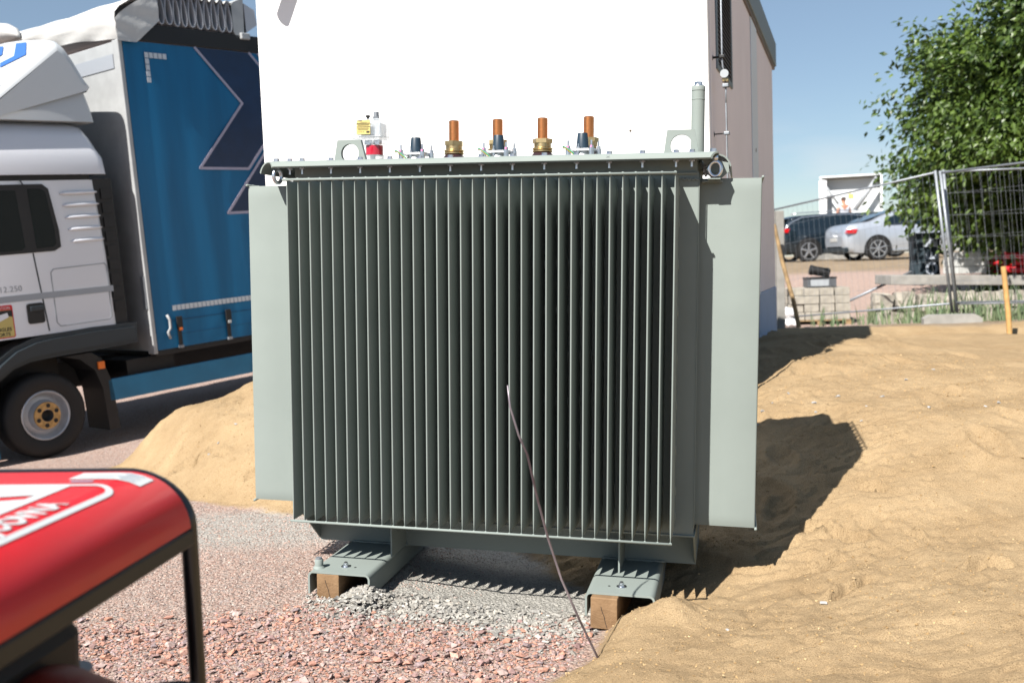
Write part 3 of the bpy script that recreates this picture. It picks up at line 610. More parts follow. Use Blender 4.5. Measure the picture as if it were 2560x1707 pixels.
# high-voltage plug bushings
def hv(x, y, v):
    e = thing('hv_bushing', None, None); e.parent = T; e.location = Vector((x, y, 1.533)) + Vector((-.8, -.5, .312)); [e.pop(k, None) for k in ('label', 'category')]
    b = MB(); b.smooth = True; b.lathe([(.0275, .046), (.0275, .053), (.0215, .113), (.0205, .1155)], 28); b.build('plug_cone', M['plug'], e, autosm=40)
    b = MB(); b.prism(rectpoly(-.052, .060, -.052, .052, .02, 6), .037, .047, 'z'); b.lathe([(.05, .0), (.05, .012), (.036, .037)], 24); b.build('clamp_plate', M['alu'], e, autosm=35)
    for i, (bx, by) in enumerate(((-.055, -.045), (.045, -.047), (.068, .01), (-.012, -.040))):
        s = .6 if i == 3 else 1
        b = MB(); b.cur = 1 if False else 0; b.lathe([(.0042 * s, .047), (.0042 * s, .047 + .034 * s)], 10, (bx, by, 0)); b.hexn(.0098 * s, .047, .047 + .012 * s, (bx, by, 0), rot=i); b.lathe([(.012 * s, .012), (.012 * s, .047)], 12, (bx, by, 0)); b.build('clamp_bolt', M['zinc'], e)
    b = MB(); b.box(-.060, -.052, -.0565, -.0545, .050, .057); b.build('paint_mark', M['pink'], e); b = MB(); b.box(.042, .049, -.0595, -.0575, .050, .058); b.build('paint_mark', M['pink'], e)
    cols = (('wire_y', 0), ('wire_g', .004))
    for cn_, dz in cols:
        b = MB(); b.smooth = True; pts = []
        for k in range(13):
            t = k / 12; pts.append((-.075 + .062 * t - .018 * math.sin(math.pi * t), -.062 + .004 * math.sin(5 * t) - dz, .048 - .040 * t + .018 * math.sin(math.pi * t) + dz))
        b.tube(pts, .0024, 6); b.build('earth_wire', M[cn_], e)
    b = MB(); b.smooth = True; b.tube([(-.012, -.066, .006), (.010, -.066, .0075)], .0042, 8); b.build('wire_sleeve', M['wire_b'], e)
    b = MB(); b.smooth = True; b.tube([(.012 + .006 * math.cos(a), -.066, .007 + .006 * math.sin(a)) for a in [2 * math.pi * k / 12 for k in range(12)]], .0022, 6, closed=True); b.build('cable_lug', M['zinc'], e)
hv(.428, .42, 0); hv(.807, .42, 1); hv(1.178, .42, 2)
# protection relay (clear box over a red gauge)
e = thing('protection_relay', None, None); e.parent = T; e.location = Vector((.205, .42, 1.533)) + Vector((-.8, -.5, .312)); [e.pop(k, None) for k in ('label', 'category')]
b = MB(); b.bbox(-.084, .066, -.02, .100, .128, .204, .006); b.build('clear_cover', M['clear'], e)
b = MB(); b.bbox(-.088, .070, -.026, .106, .121, .128, .002); b.bbox(-.078, .060, -.018, .098, .094, .121, .004); b.build('box_base', M['clear'], e)
b = MB(); b.box(-.072, .052, .004, .09, .13, .188); b.build('terminal_block', M['alu'], e)
b = MB(); b.box(-.048, .016, -.0225, -.0212, .134, .197); ly = b.build('rating_label', M['label_y'], e)
b = MB()
for z, x0, x1, h in ((.1925, -.040, -.022, .003), (.187, -.03, .0, .001), (.181, -.047, .015, .0028), (.1765, -.045, .012, .0012), (.173, -.042, .010, .001), (.166, -.047, .015, .0022), (.161, -.044, .008, .001), (.157, -.044, .010, .001), (.153, -.04, .006, .0009)): b.box(x0, x1, -.0236, -.0228, z, z + h)
for k in range(4): b.box(-.043 + .009 * k, -.040 + .009 * k, -.0236, -.0228, .143, .147)
for k in range(3): b.box(-.002, .013, -.0236, -.0228, .1405 + k * .003, .1425 + k * .003)
b.build('label_print', M['ink'], ly)
b = MB(); b.smooth = True; b.lathe([(.040, .045), (.040, .088)], 28, (.017, .03, 0)); b.build('red_gauge', M['redfluid'], e, autosm=40)
b = MB(); b.smooth = True; b.lathe([(.044, .0), (.044, .045)], 28, (.017, .03, 0)); b.build('gauge_glass', M['clear'], e, autosm=40)
b = MB(); b.smooth = True; b.lathe([(.012, .004), (.012, .045)], 14, (.008, .03, 0)); b.build('float_stem', M['alu'], e, autosm=40)
b = MB(); b.lathe([(.045, 0), (.045, .006), (.030, .010)], 26, (.017, .03, 0)); b.build('base_flange', M['black'], e, autosm=40)
for nx_ in (.0, .042):
    b = MB(); b.hexn(.019, .090, .104, (nx_, .0, 0), rot=.2); b.lathe([(.021, .104), (.016, .110)], 18, (nx_, .0, 0)); b.build('union_nut', M['zinc'], e)
b = MB(); b.smooth = True; b.lathe([(.0055, .200), (.0055, .212), (.0105, .214), (.0105, .220), (.008, .222)], 16, (-.006, .01, 0)); b.build('knob', M['black'], e, autosm=35)
b = MB(); b.hexn(.0155, .202, .217, (.026, .03, 0), rot=.4); b.smooth = True; b.lathe([(.0125, .217), (.0125, .238)], 18, (.026, .03, 0)); b.tube([(.036, .03, .222), (.044, .03, .224)], .003, 8); b.build('cable_gland', M['galv'], e, autosm=40)
# base channels
def channel(x0, x1):
    t = .0085; r = .024; z0, z1 = -.312, -.213; o_, i_ = [], []
    for cx, a0, sx_ in ((x0 + r, 180, 1), (x1 - r, 90, 1)):
        for k in range(7): a = R(a0 - 90 * k / 6); o_.append((cx + r * math.cos(a), z1 - r + r * math.sin(a))); i_.append((cx + (r - t) * math.cos(a), z1 - r + (r - t) * math.sin(a)))
    prof = [(x0, z0)] + o_ + [(x1, z0), (x1 - t, z0)] + i_[::-1] + [(x0 + t, z0)]
    b = MB(); b.prism(prof, -.02, 1.13, 'y', caps=False)
    n_ = len(o_) + 2; oo = [(x0, z0)] + o_ + [(x1, z0)]; inn = [(x0 + t, z0)] + i_ + [(x1 - t, z0)]
    for y, fl in ((-.02, 0), (1.13, 1)):
        v = [(p[0], y, p[1]) for p in oo] + [(p[0], y, p[1]) for p in inn]
        b.add(v, [(k, k + 1, n_ + k + 1, n_ + k) for k in range(n_ - 1)])
    return tp(b, 'base_channel', P, autosm=50)
ch1 = channel(.070, .350); ch2 = channel(1.265, 1.545)
def on(ch, b, name, m_): return b.build(name, m_, ch, autosm=40)
for ch, bx, hx in ((ch1, .208, .252), (ch2, 1.402, 1.352)):
    b = MB(); b.lathe([(.021, -.213), (.021, -.2105)], 20, (bx, .068, 0)); b.hexn(.0115, -.2105, -.2, (bx, .068, 0), .3); b.lathe([(.0085, -.2), (.0085, -.193), (.004, -.191)], 14, (bx, .068, 0)); b.lathe([(.014, -.2105), (.014, -.208)], 16, (bx, .068, 0)); on(ch, b, 'earthing_bolt', M['zinc'])
    b = MB(); b.lathe([(.0055, -.2131), (.0055, -.2124)], 12, (hx, .066, 0)); on(ch, b, 'bolt_hole', M['black'])
b = MB(); b.smooth = True; b.lathe([(.026, -.213), (.022, -.207), (.0185, -.203), (.0185, -.178), (.0165, -.175)], 24, (.100, .03, 0)); on(ch1, b, 'drain_boss', P)
b = MB(); b.hexn(.0125, -.175, -.167, (.100, .03, 0)); b.lathe([(.0135, -.175), (.0135, -.168)], 20, (.100, .03, 0)); on(ch1, b, 'drain_plug', M['galv'])
b = MB(); b.smooth = True; b.lathe([(.012, .0787), (.012, .0800)], 18, (0, .05, -.268), axis='x'); on(ch1, b, 'bolt_hole', M['whiteprint'])
b = MB(); b.box(.352 - .30 + .06, .352 - .30 + .085, .058, .064, -.2128, -.2122)
for x in (.352, 1.368):
    b = MB(); b.box(x, x + .007, .236, .43, -.212, -.037)
    b.cur = 1
    for yy, zz in ((.30, -.075), (.325, -.062), (.30, -.09)): b.lathe([(.005, x + .007), (.004, x + .0085)], 10, (0, yy, zz), axis='x')
    tp(b, 'support_rib', [P, M['zinc']])
# tiny black x marked on the lid edge
b = MB()
for sg in (1, -1): b.add([(1.318, .1400, 1.519 - .004 * sg), (1.3195, .1400, 1.519 - .004 * sg), (1.332, .1400, 1.519 + .004 * sg), (1.3305, .1400, 1.519 + .004 * sg)], [(0, 1, 2, 3)])
mk = b.build('inked_mark', M['ink'], T, fixn=False); mk.location = (-.8, -.5 - .008, .312)

# timbers under the channels
def timber(label, x0, x1, y0, y1, z0, z1, rz, red):
    b = MB(); b.bbox(-.5 * (x1 - x0), .5 * (x1 - x0), 0, y1 - y0, 0, z1 - z0, .004)
    o = b.build('timber_block', M['wood'], None, label=label, cat='timber', group='timbers under the transformer channels')
    o.matrix_world = TM @ Matrix.Translation(((x0 + x1) / 2, y0, z0)) @ Matrix.Rotation(rz, 4, 'Z')
    g_ = MB()
    pts = [(-.012, .092), (-.006, .070), (.002, .052), (.006, .030), (.014, .006)]
    g_.add([(p[0] - .0012, -.0008, p[1]) for p in pts] + [(p[0] + .0012, -.0008, p[1]) for p in pts], [(i, i + 1, i + 6, i + 5) for i in range(4)])
    g_.build('end_crack', M['ink'], o, fixn=False)
    for j in range(13):
        rr = .010 + .0062 * j; arc = [(rr * math.cos(a) * 1.1, -.0006, -.006 + rr * math.sin(a)) for a in [math.pi * (.12 + .76 * k / 14) for k in range(15)]]
        arc = [p for p in arc if abs(p[0]) < .5 * (x1 - x0) - .004 and .003 < p[2] < (z1 - z0) - .004]
        if len(arc) > 2:
            g2 = MB(); g2.add(arc + [(p[0], p[1], p[2] + .0007) for p in arc], [(i, i + 1, len(arc) + i + 1, len(arc) + i) for i in range(len(arc) - 1)]); g2.build('growth_ring', M['ring'], o, fixn=False)
    if red:
        g3 = MB(); g3.box(-.034, -.018, .012, .020, z1 - z0 + .0003, z1 - z0 + .0008); g3.build('red_mark', M['pink'], o)
    return o
timber('brown squared timber block under the left steel channel, beside the grey stones', .110, .211, -.02, .75, -.340, -.2225, 0, True)
timber('brown squared timber block under the right steel channel, half covered by sand', 1.292, 1.400, -.055, .7, -.350, -.2225, R(-3), False)

# thin bent rod stuck in the sand
b = MB(); b.smooth = True
b.tube([(.285, 3.502, -.04), (.282, 3.5, .012), (.203, 3.458, .204), (.144, 3.416, .362), (.100, 3.374, .523), (.069, 3.335, .664), (.038, 3.305, .83), (.011, 3.295, .898), (-.014, 3.29, .994), (-.020, 3.29, 1.067)], [.0042, .0042, .0042, .0042, .0044, .0044, .0042, .004, .0035, .0025], 8)
b.build('bent_rod', M['rod'], None, label='thin dark bent rod stuck upright in the sand before the fins', cat='rod')

# ================================================================ prefabricated substation building
ya = R(19); bx = Vector((math.sin(ya), math.cos(ya), 0)); by = Vector((-math.cos(ya), math.sin(ya), 0))
BM = Matrix((bx, by, Vector((0, 0, 1)))).transposed().to_4x4(); BM.translation = (1.262, 6.2, 0)
B = thing('substation_building', 'white box-shaped substation building with shade-toned pinkish side wall and blue grey plinth', 'building', mtx=BM)
b = MB(); b.bbox(0, 5.25, 0, 3.17, 1.135, 3.533, .012)
b.build('wall', [M['white_wall']], B, label='bright white rendered front')
b = MB(); b.lathe([(.009, -.0008), (.0, -.0012)], 8, (0, .495, 2.285), axis='x', cap=False); b.build('wall_speck', M['bark'], B)
b = MB(); b.box(.055, 5.19, -.004, .01, 1.137, 3.531); b.build('side_wall', M['side_wall'], B, label='white render of the long side, toned pinkish for shade')
b = MB(); b.bbox(-.002, 5.252, -.012, 3.18, -.5, 1.133, .008); b.build('plinth', M['plinth'], B)
b = MB(); b.bbox(-.06, 5.42, -.035, 3.22, 3.575, 3.83, .006); b.build('roof', M['fascia'], B)
b = MB(); b.bbox(-.05, 5.38, -.022, 3.20, 3.535, 3.574, .004); b.build('roof_edge', M['slat'], B)
b = MB(); b.bbox(2.70, 3.24, -.012, -.005, .3, 3.53, .002); st_ = b.build('panel_joint', M['downpipe'], B)
b = MB(); b.lathe([(.016, -.016), (.016, -.0125)], 12, (3.0, 0, 2.42), axis='y'); b.build('bolt', M['slat'], st_)
b = MB(); b.box(.36, 1.16, -.0055, -.0045, 2.72, 3.51); vt = b.build('vent', M['ventdark'], B)
for x0, x1, z0, z1 in ((.33, .37, 2.68, 3.53), (1.15, 1.19, 2.68, 3.53), (.37, 1.15, 2.68, 2.715), (.37, 1.15, 3.50, 3.53)):
    b = MB(); b.bbox(x0, x1, -.016, -.004, z0, z1, .002); b.build('vent_frame', M['fascia'], vt)
sl = MB(); sl.prism([(-.015, 0), (-.013, .001), (-.006, .018), (-.008, .019)], .372, 1.148, 'x'); slm = sl.mesh('vent_slat', M['slat'])
for k in range(26): link('vent_slat', slm, vt, (0, 0, 2.722 + k * .0305))
# lightning conductor on standoffs
LC = thing('lightning_conductor', 'thin galvanised earthing rod with clamps along the shade-toned side wall', 'conductor', mtx=BM)
b = MB(); b.smooth = True; b.tube([(.17, -.062, 3.54), (.17, -.062, 2.70), (.172, -.065, 2.66), (.175, -.076, 2.615)], .0055, 8); b.build('rod', M['galv'], LC)
b = MB(); b.smooth = True; b.tube([(.172, -.08, 2.58), (.172, -.082, 2.50), (.172, -.082, 2.41)], .0055, 8); b.build('rod', M['galv'], LC)
b = MB(); b.bbox(.155, .190, -.086, -.079, .6, 2.43, .001); b.build('flat_strap', M['galv'], LC)
b = MB(); b.lathe([(.026, .135), (.026, .140)], 20, (0, -.078, 2.61), axis='x'); b.build('number_disc', M['fadedgrey'], LC)
for z in (2.575, 2.54): b = MB(); b.bbox(.15, .20, -.100, -.062, z - .010, z + .010, .003); b.build('cross_clamp', M['brass'] if z > 2.56 else M['galv'], LC)
for z, yy, mm_ in ((2.72, -.062, 'black'), (2.245, -.082, 'galv')):
    b = MB(); b.smooth = True; b.tube([(.172, -.001, z), (.172, -.006, z)], .016, 10); b.tube([(.172, -.005, z), (.172, yy, z)], .007 if mm_ == 'black' else .004, 8); st2 = b.build('standoff', M['black'], LC)
    b = MB(); b.bbox(.15, .195, yy - .018, yy + .016, z - .010, z + .010, .004); b.build('holder', M[mm_], st2)
# unseen pipe added above the frame, shaped to cast the wall's shadow strip
SP = thing('shadow_pipe', 'short grey pipe added above the white wall to cast a shadow on it', 'shadow caster', mtx=BM)
b = MB(); b.smooth = True; b.tube([(-.22, 3.02, 3.48), (-.22, 2.84, 3.86), (-.10, 2.82, 3.90)], .052, 18); b.build('pipe', M['fascia'], SP, autosm=60)
b = MB(); b.bbox(-.16, -.05, 2.79, 2.85, 3.832, 3.87, .004); b.build('bracket', M['fascia'], SP)

# ================================================================ curtain-sided truck
ca_, cp = R(38), R(3.5)
tx = Vector((math.sin(ca_) * math.cos(cp), math.cos(ca_) * math.cos(cp), math.sin(cp))); ty = Vector((-math.cos(ca_), math.sin(ca_), 0)); tz = tx.cross(ty)
KM = Matrix((tx, ty, tz)).transposed().to_4x4(); KM.translation = (-4.45, 9.35, -.2)
K = thing('curtain_truck', 'white cab truck with blue curtain side and folded back white roof tarp', 'truck', mtx=KM)
def stack(b, secs, r=.10, n=5):
    rows = []
    for z, x0, x1, y0, y1 in secs:
        rr = min(r, (x1 - x0) / 2.1, (y1 - y0) / 2.1); row = []
        for cx, cy, a0 in ((x1 - rr, y1 - rr, 0), (x0 + rr, y1 - rr, 90), (x0 + rr, y0 + rr, 180), (x1 - rr, y0 + rr, 270)):
            for k in range(n): a = R(a0 + 90 * k / (n - 1)); row.append((cx + rr * math.cos(a), cy + rr * math.sin(a), z))
        row.append(row[0]); rows.append(row)
    b.grid(rows); b.add(rows[-1][:-1], [tuple(range(len(rows[0]) - 1))]); b.add(rows[0][:-1], [tuple(range(len(rows[0]) - 1))[::-1]])
    return b
b = MB(); stack(b, [(1.17, -1.25, .90, 0, 2.3), (1.9, -1.22, .88, 0, 2.3), (2.61, -1.12, .85, .02, 2.28)], .07); b.build('cab_body', M['cab'], K, autosm=35)
b = MB(); b.box(-1.0, .80, .05, 2.25, 2.612, 2.66); b.build('roof_gap', M['black'], K)
b = MB(); stack(b, [(2.662, -1.05, .985, -.02, 2.32), (2.82, -1.05, .965, -.02, 2.32), (2.90, -1.03, .93, .01, 2.29), (3.02, -1.0, .88, .04, 2.26), (3.12, -.95, .83, .09, 2.2), (3.165, -.9, .76, .18, 2.1)], .10); b.build('cab_roof', M['cab'], K, autosm=50)
def plate(b, poly, y0, y1): return b.prism(poly, y0, y1, 'y')
b = MB(); b.box(.82, 1.02, .03, 2.2, .95, 2.62); b.build('cab_rear_trim', M['black'], K)
for k in range(9): b = MB(); b.box(.885, 1.0, .012, .03, 1.3 + .14 * k, 1.40 + .14 * k); b.build('intake_louvre', M['chassis'], K)
# door, seams, windows
win = [(.335, 2.00), (.36, 2.06), (.385, 2.2), (.33, 2.50), (.28, 2.55), (.16, 2.555), (.17, 1.955), (.30, 1.965)]
b = MB(); plate(b, [(.40, 1.98), (.40, 2.14), (.345, 2.53), (.29, 2.575), (-.9, 2.575), (-.9, 1.93), (.33, 1.945)], -.008, .02); b.build('window_surround', M['black'], K)
b = MB(); plate(b, [(.355, 2.01), (.355, 2.14), (.31, 2.50), (.27, 2.53), (.145, 2.535), (.165, 1.98), (.32, 1.985)], -.013, -.0085); b.build('rear_quarter_window', M['glass_dark'], K)
b = MB(); plate(b, [(.055, 2.0), (.03, 2.52), (-.85, 2.53), (-.85, 1.97), (.02, 1.97)], -.013, -.0085); b.build('door_window', M['glass_dark'], K)
def thin(b, pts, w, y): 
    for p, q in zip(pts[:-1], pts[1:]):
        d = Vector((q[0] - p[0], q[1] - p[1])).normalized(); nn = Vector((-d.y, d.x)) * w / 2
        b.prism([(p[0] + nn.x, p[1] + nn.y), (q[0] + nn.x, q[1] + nn.y), (q[0] - nn.x, q[1] - nn.y), (p[0] - nn.x, p[1] - nn.y)], y, y + .004, 'y')
    return b
b = MB(); thin(b, [(.085, 2.62), (.115, 2.57)], .012, -.004); thin(b, [(.125, 1.94), (.185, 1.20)], .012, -.004); b.build('door_seam', M['blackplastic'], K)
lp = [(.27, 1.27), (.30, 1.23), (.81, 1.235), (.835, 1.26), (.845, 1.76), (.82, 1.79), (.30, 1.775), (.27, 1.745), (.27, 1.27)]
b = MB(); thin(b, lp, .009, -.003); b.build('locker_outline', M['greystripe'], K)
b = MB(); b.smooth = True
for k in range(5):
    z = 2.50 - .115 * k; b = MB(); b.smooth = True; b.tube([(.46 + .012 * k, .006, z - .02), (.50 + .012 * k, .004, z - .015), (.66, .003, z - .012), (.80 + .004 * k, .004, z - .01), (.84 + .004 * k, .008, z - .01)], [.006, .016, .019, .017, .006], 10); b.build('pressed_rib', M['cab'], K)
b = MB(); b.box(-1.2, .885, -.0045, 0, 1.505, 1.565); b.build('side_stripe', M['greystripe'], K)
b = MB(); plate(b, rectpoly(-.005, .155, 1.285, 1.475, .025), -.012, .0); dh = b.build('door_handle', M['black'], K); b = MB(); b.bbox(.02, .15, -.03, -.013, 1.40, 1.45, .008); b.build('grip', M['blackplastic'], dh)
text_mesh('door_lettering', 'TGL 12.250', .075, M['greystripe'], K, lambda u, v: Vector((-.40 + u, -.004, 1.60 + v)), spacing=1.05)
b = MB(); plate(b, rectpoly(-.36, -.135, 1.185, 1.485, .018), -.005, -.001); stk = b.build('blind_spot_sticker', M['red'], K)
b = MB(); plate(b, rectpoly(-.35, -.145, 1.195, 1.44, .01), -.0065, -.0055); b.build('sticker_field', M['label_y'], stk)
b = MB(); plate(b, [(-.35, 1.33), (-.35, 1.30), (-.25, 1.40), (-.145, 1.375), (-.145, 1.438), (-.26, 1.438)], -.008, -.007); b.build('sticker_road', M['ink'], stk)
b = MB(); plate(b, [(-.30, 1.345), (-.29, 1.395), (-.19, 1.415), (-.18, 1.375), (-.27, 1.34)], -.0092, -.0085); b.build('sticker_truck', M['cab'], stk)
text_mesh('sticker_heading', 'ATTENTION', .034, M['whiteprint'], stk, lambda u, v: Vector((-.35 + u, -.0075, 1.449 + v)))
text_mesh('sticker_lettering', 'ANGLES', .045, M['ink'], stk, lambda u, v: Vector((-.33 + u, -.008, 1.25 + v)), bold=.0012)
text_mesh('sticker_lettering', 'MORTS', .045, M['ink'], stk, lambda u, v: Vector((-.33 + u, -.008, 1.205 + v)), bold=.0012)
# fender and wheel arch
out = [(1.09, 1.17), (.55, 1.175), (.16, 1.165)] + [(.05 + .60 * math.cos(a) * -1, .52 + .645 * math.sin(a)) for a in [R(100 - 11 * k) for k in range(0, 10)]]
out = [(1.09, 1.17), (.6, 1.18), (.17, 1.165), (.02, 1.15), (-.18, 1.09), (-.35, .98), (-.47, .84), (-.54, .68), (-.56, .55), (-.47, .55), (-.43, .68), (-.34, .80), (-.20, .89), (-.03, .935), (.18, .945), (.6, .95), (1.08, .965)]
b = MB(); plate(b, out, -.055, .25); o = b.build('wheel_fender', M['blackplastic'], K)
bmm = bmesh.new(); bmm.from_mesh(o.data); bmesh.ops.bevel(bmm, geom=[e_ for e_ in bmm.edges if abs(e_.verts[0].co.y + .055) < .001 and abs(e_.verts[1].co.y + .055) < .001], offset=.045, segments=4, affect='EDGES'); bmm.to_mesh(o.data); bmm.free()
for p_ in o.data.polygons: p_.use_smooth = True
o.data.set_sharp_from_angle(angle=R(40))
b = MB(); plate(b, [(.46, .88), (.60, .75), (.66, .55), (.68, .13), (.80, .13), (.76, .62), (.68, .86), (.58, .93), (.3, .93)], .02, .42); b.build('mud_flap', M['chassis'], K)
b = MB(); b.box(-.58, -.42, .0, .3, .1, .56); b.build('cab_step', M['skirt'], K)
b = MB(); b.box(-1.2, .40, .35, 2.2, .50, 1.168); b.build('engine_bay', M['chassis'], K)
b = MB(); b.box(-1.2, 7.2, .75, 1.6, .52, .80); b.build('chassis_frame', M['chassis'], K)
b = MB(); b.box(1.0, 1.55, .12, .6, .45, .78); b.build('battery_box', M['chassis'], K)
b = MB(); b.bbox(.63, .70, .0, .04, .755, .83, .006); b.build('side_marker', M['orange'], K)
def truck_wheel(x, y, name='wheel'):
    w = link(name, None, K, (x, y, .405))
    b = MB(); b.smooth = True
    b.lathe([(.235, .02), (.26, .0), (.33, -.012), (.375, .0), (.400, .03), (.405, .08), (.405, .19), (.39, .24), (.33, .26), (.24, .25)], 48, axis='y', cap=False); b.build('tyre', M['tyre'], w, autosm=45)
    b = MB(); b.smooth = True; b.lathe([(.238, .012), (.228, .004), (.218, .012), (.212, .05), (.190, .075), (.150, .06), (.135, .02), (.128, .0), (.062, .0)], 40, axis='y', cap=False); b.build('rim', M['rim'], w, autosm=40)
    b = MB(); b.lathe([(.130, -.001), (.128, -.014), (.060, -.014), (.060, -.001)], 36, axis='y', cap=False); hb = b.build('hub_ring', M['hub'], w, autosm=40)
    b = MB(); b.smooth = True; b.lathe([(.058, -.013), (.050, -.010), (.045, .05), (.0, .05)], 24, axis='y', cap=False); b.build('hub_cavity', M['black'], w)
    for k in range(6):
        a = R(60 * k + 20); b = MB(); b.lathe([(.021, -.0145), (.021, -.0165), (.0, -.0165)], 14, (.095 * math.cos(a), 0, .095 * math.sin(a)), axis='y', cap=False); b.build('hand_hole', M['black'], w)
    return w
truck_wheel(.065, .02); w2 = truck_wheel(5.3, .05)
# box body
X0 = 1.27
b = MB(); b.bbox(X0 - .02, X0 + .05, .02, 2.45, .84, 3.98, .008); b.build('front_bulkhead', M['postwhite'], K)
b = MB(); b.box(X0 - .028, X0 - .021, .10, 2.3, 3.72, 3.86); b.build('bulkhead_rail', M['greystripe'], K)
b = MB(); b.bbox(X0 - .03, X0 + .018, -.02, .09, .81, 3.99, .008); b.build('corner_post', M['postwhite'], K)
b = MB(); b.box(X0 - .045, X0 - .031, -.005, .06, 1.28, 1.62); b.build('post_latch', M['galv'], K)
b = MB(); rows = []
nxs = 90
for z in np.linspace(.845, 3.985, 24):
    rows.append([(X0 + .024 + (7.2 - X0) * i / nxs, -.012 + .0035 * math.sin(i * .9 + .3 * math.sin(z)) * (1 if i < 60 else .5), z) for i in range(nxs + 1)])
b.smooth = True; b.grid(rows); b.smooth = False; b.box(X0 + .03, 7.2, 0, .02, .85, 3.98); cu = b.build('side_curtain', M['curtain'], K)
def print_poly(name, poly, m_, y=-.022): bb = MB(); bb.prism(poly, y, y + .002, 'y'); return bb.build(name, m_, cu)
A1 = [(2.13, 3.98), (2.68, 3.42), (2.04, 2.71), (2.68, 2.70), (3.02, 3.08), (3.32, 3.42), (2.82, 3.98)]
A2 = [(2.34, 2.22), (3.3, 3.28), (3.9, 3.28), (3.0, 2.22)]
print_poly('arrow_print', A1, M['navy']); print_poly('arrow_print', A2, M['navy'])
print_poly('arrow_print', [(3.08, 3.98), (3.62, 3.42), (3.9, 3.42), (3.36, 3.98)], M['navy'])
def outline(pts, w=.028):
    bb = MB(); thin(bb, pts, w, -.026)
    for p in pts[1:-1]: bb.lathe([(w / 2, -.0262), (w / 2, -.0225)], 10, (p[0], 0, p[1]), axis='y')
    bb.build('arrow_outline', M['lilac'], cu)
outline([(2.13, 3.985), (2.68, 3.42), (2.04, 2.71), (2.68, 2.70), (3.4, 3.49)]); outline([(3.3, 3.30), (2.34, 2.22), (3.1, 2.22)]); outline([(2.84, 3.985), (3.4, 3.42)]); outline([(2.96, 3.985), (3.5, 3.44)])
sq = MB(); sq.box(-.022, .022, -.0255, -.0225, -.027, .027); sqm = sq.mesh('reflector_square', M['reflect'])
sqs = [(1.545 + .052 * k, 3.855) for k in range(5)] + [(1.545, 3.855 - .062 * k) for k in range(1, 5)] + [(1.535 + .052 * k, 1.262) for k in range(60)]
for x, z in sqs: link('reflector_square', sqm, cu, (x, 0, z))
for z, zz in ((1.13, 1.135), (.98, .982)): b = MB(); b.box(1.45, 7.1, -.024, -.021, z, zz); b.build('curtain_welt', M['navy'], cu)
def strap(x):
    b = MB(); b.box(x - .022, x + .022, -.034, -.026, .86, 1.14); s_ = b.build('buckle_strap', M['black'], cu)
    b = MB(); b.bbox(x - .035, x + .035, -.055, -.035, 1.04, 1.17, .006); b.build('buckle', M['black'], s_)
    b = MB(); b.bbox(x - .022, x + .022, -.062, -.056, 1.02, 1.05, .003); b.build('buckle_tongue', M['orange'] if x < 1.8 else M['whiteprint'], s_)
    b = MB(); b.bbox(x - .028, x + .028, -.045, -.02, .835, .865, .003); b.build('hook', M['galv'], s_)
for k in range(9): strap(1.56 + .62 * k)
b = MB(); b.smooth = True; b.tube([(1.42, -.045, 1.2), (1.44, -.055, 1.15), (1.44, -.055, 1.06), (1.41, -.05, 1.02), (1.43, -.05, .95)], .014, 8); b.build('release_lever', M['postwhite'], K)
b = MB(); b.bbox(X0 + .0, 7.2, .0, .10, .785, .838, .006); b.build('side_rail', M['chassis'], K)
b = MB(); b.box(1.3, 7.2, .2, 2.4, .78, .83); b.build('load_floor', M['chassis'], K)
b = MB(); b.bbox(.72, 6.6, .02, .06, .415, .635, .008); b.build('side_skirt', M['skirt'], K)
b = MB(); b.bbox(X0 + .05, 7.2, -.03, .10, 3.99, 4.17, .01); b.build('roof_rail', M['chassis'], K)
# concertina roof folds pushed to the front
def fold_mesh(w=.055, h=.33):
    prof = []; n_ = 22
    for k in range(n_ + 1):
        t = 2 * math.pi * k / n_; r_ = math.sin(t / 2); prof.append((-w * math.sin(t) * r_ * 1.0, 4.175 + h * .5 + h * .5 * -math.cos(t) * -1 * -1))
    bb = MB(); bb.smooth = True
    outer = []; inner = []
    for k in range(n_):
        t = 2 * math.pi * k / n_; bulge = (1 - math.cos(t)) / 2
        x = w * math.sin(t) * (.35 + .65 * ((1 + math.cos(t)) / 2)) ; z = 4.18 + h * (1 - math.cos(t)) / 2
        outer.append((x, z)); inner.append((x * .82, 4.18 + h * .5 + (z - 4.18 - h * .5) * .95))
    for prof_ in (outer, inner): bb.prism(prof_, -.03, 2.3, 'y', caps=False)
    nn = len(outer); bb.add([(p[0], -.03, p[1]) for p in outer] + [(p[0], -.03, p[1]) for p in inner], [(k, (k + 1) % nn, nn + (k + 1) % nn, nn + k) for k in range(nn)])
    return bb.mesh('roof_fold', M['fold'])
fmsh = fold_mesh()
for k in range(10): o = link('roof_fold', fmsh, K, (1.765 + .094 * k, 0, .006 * math.sin(k * 2.1))); o.scale = (1 + .12 * math.sin(k * 1.7), 1, 1)
b = MB(); b.smooth = True
for k in range(10):
    pass
rows = []
for i in range(101):
    x = 1.70 + .98 * i / 100; ph = (x - 1.718) / .094; z = 4.475 + .045 * abs(math.sin(math.pi * ph)) ; rows.append([(x, yv, z) for yv in (-.034, .6, 1.4, 2.3)])
b.grid(rows); b.build('roof_tarp_top', M['tarp'], K)
b = MB(); b.add([(2.66, -.03, 4.50), (2.83, -.03, 4.58), (2.80, -.03, 4.16), (2.70, -.03, 4.13), (2.66, -.03, 4.20)] + [(2.66, 2.3, 4.50), (2.83, 2.3, 4.58), (2.80, 2.3, 4.16), (2.70, 2.3, 4.13), (2.66, 2.3, 4.20)], [(0, 1, 2, 3, 4), (0, 5, 6, 1), (1, 6, 7, 2), (2, 7, 8, 3), (3, 8, 9, 4)]); b.build('end_bow', M['postwhite'], K)
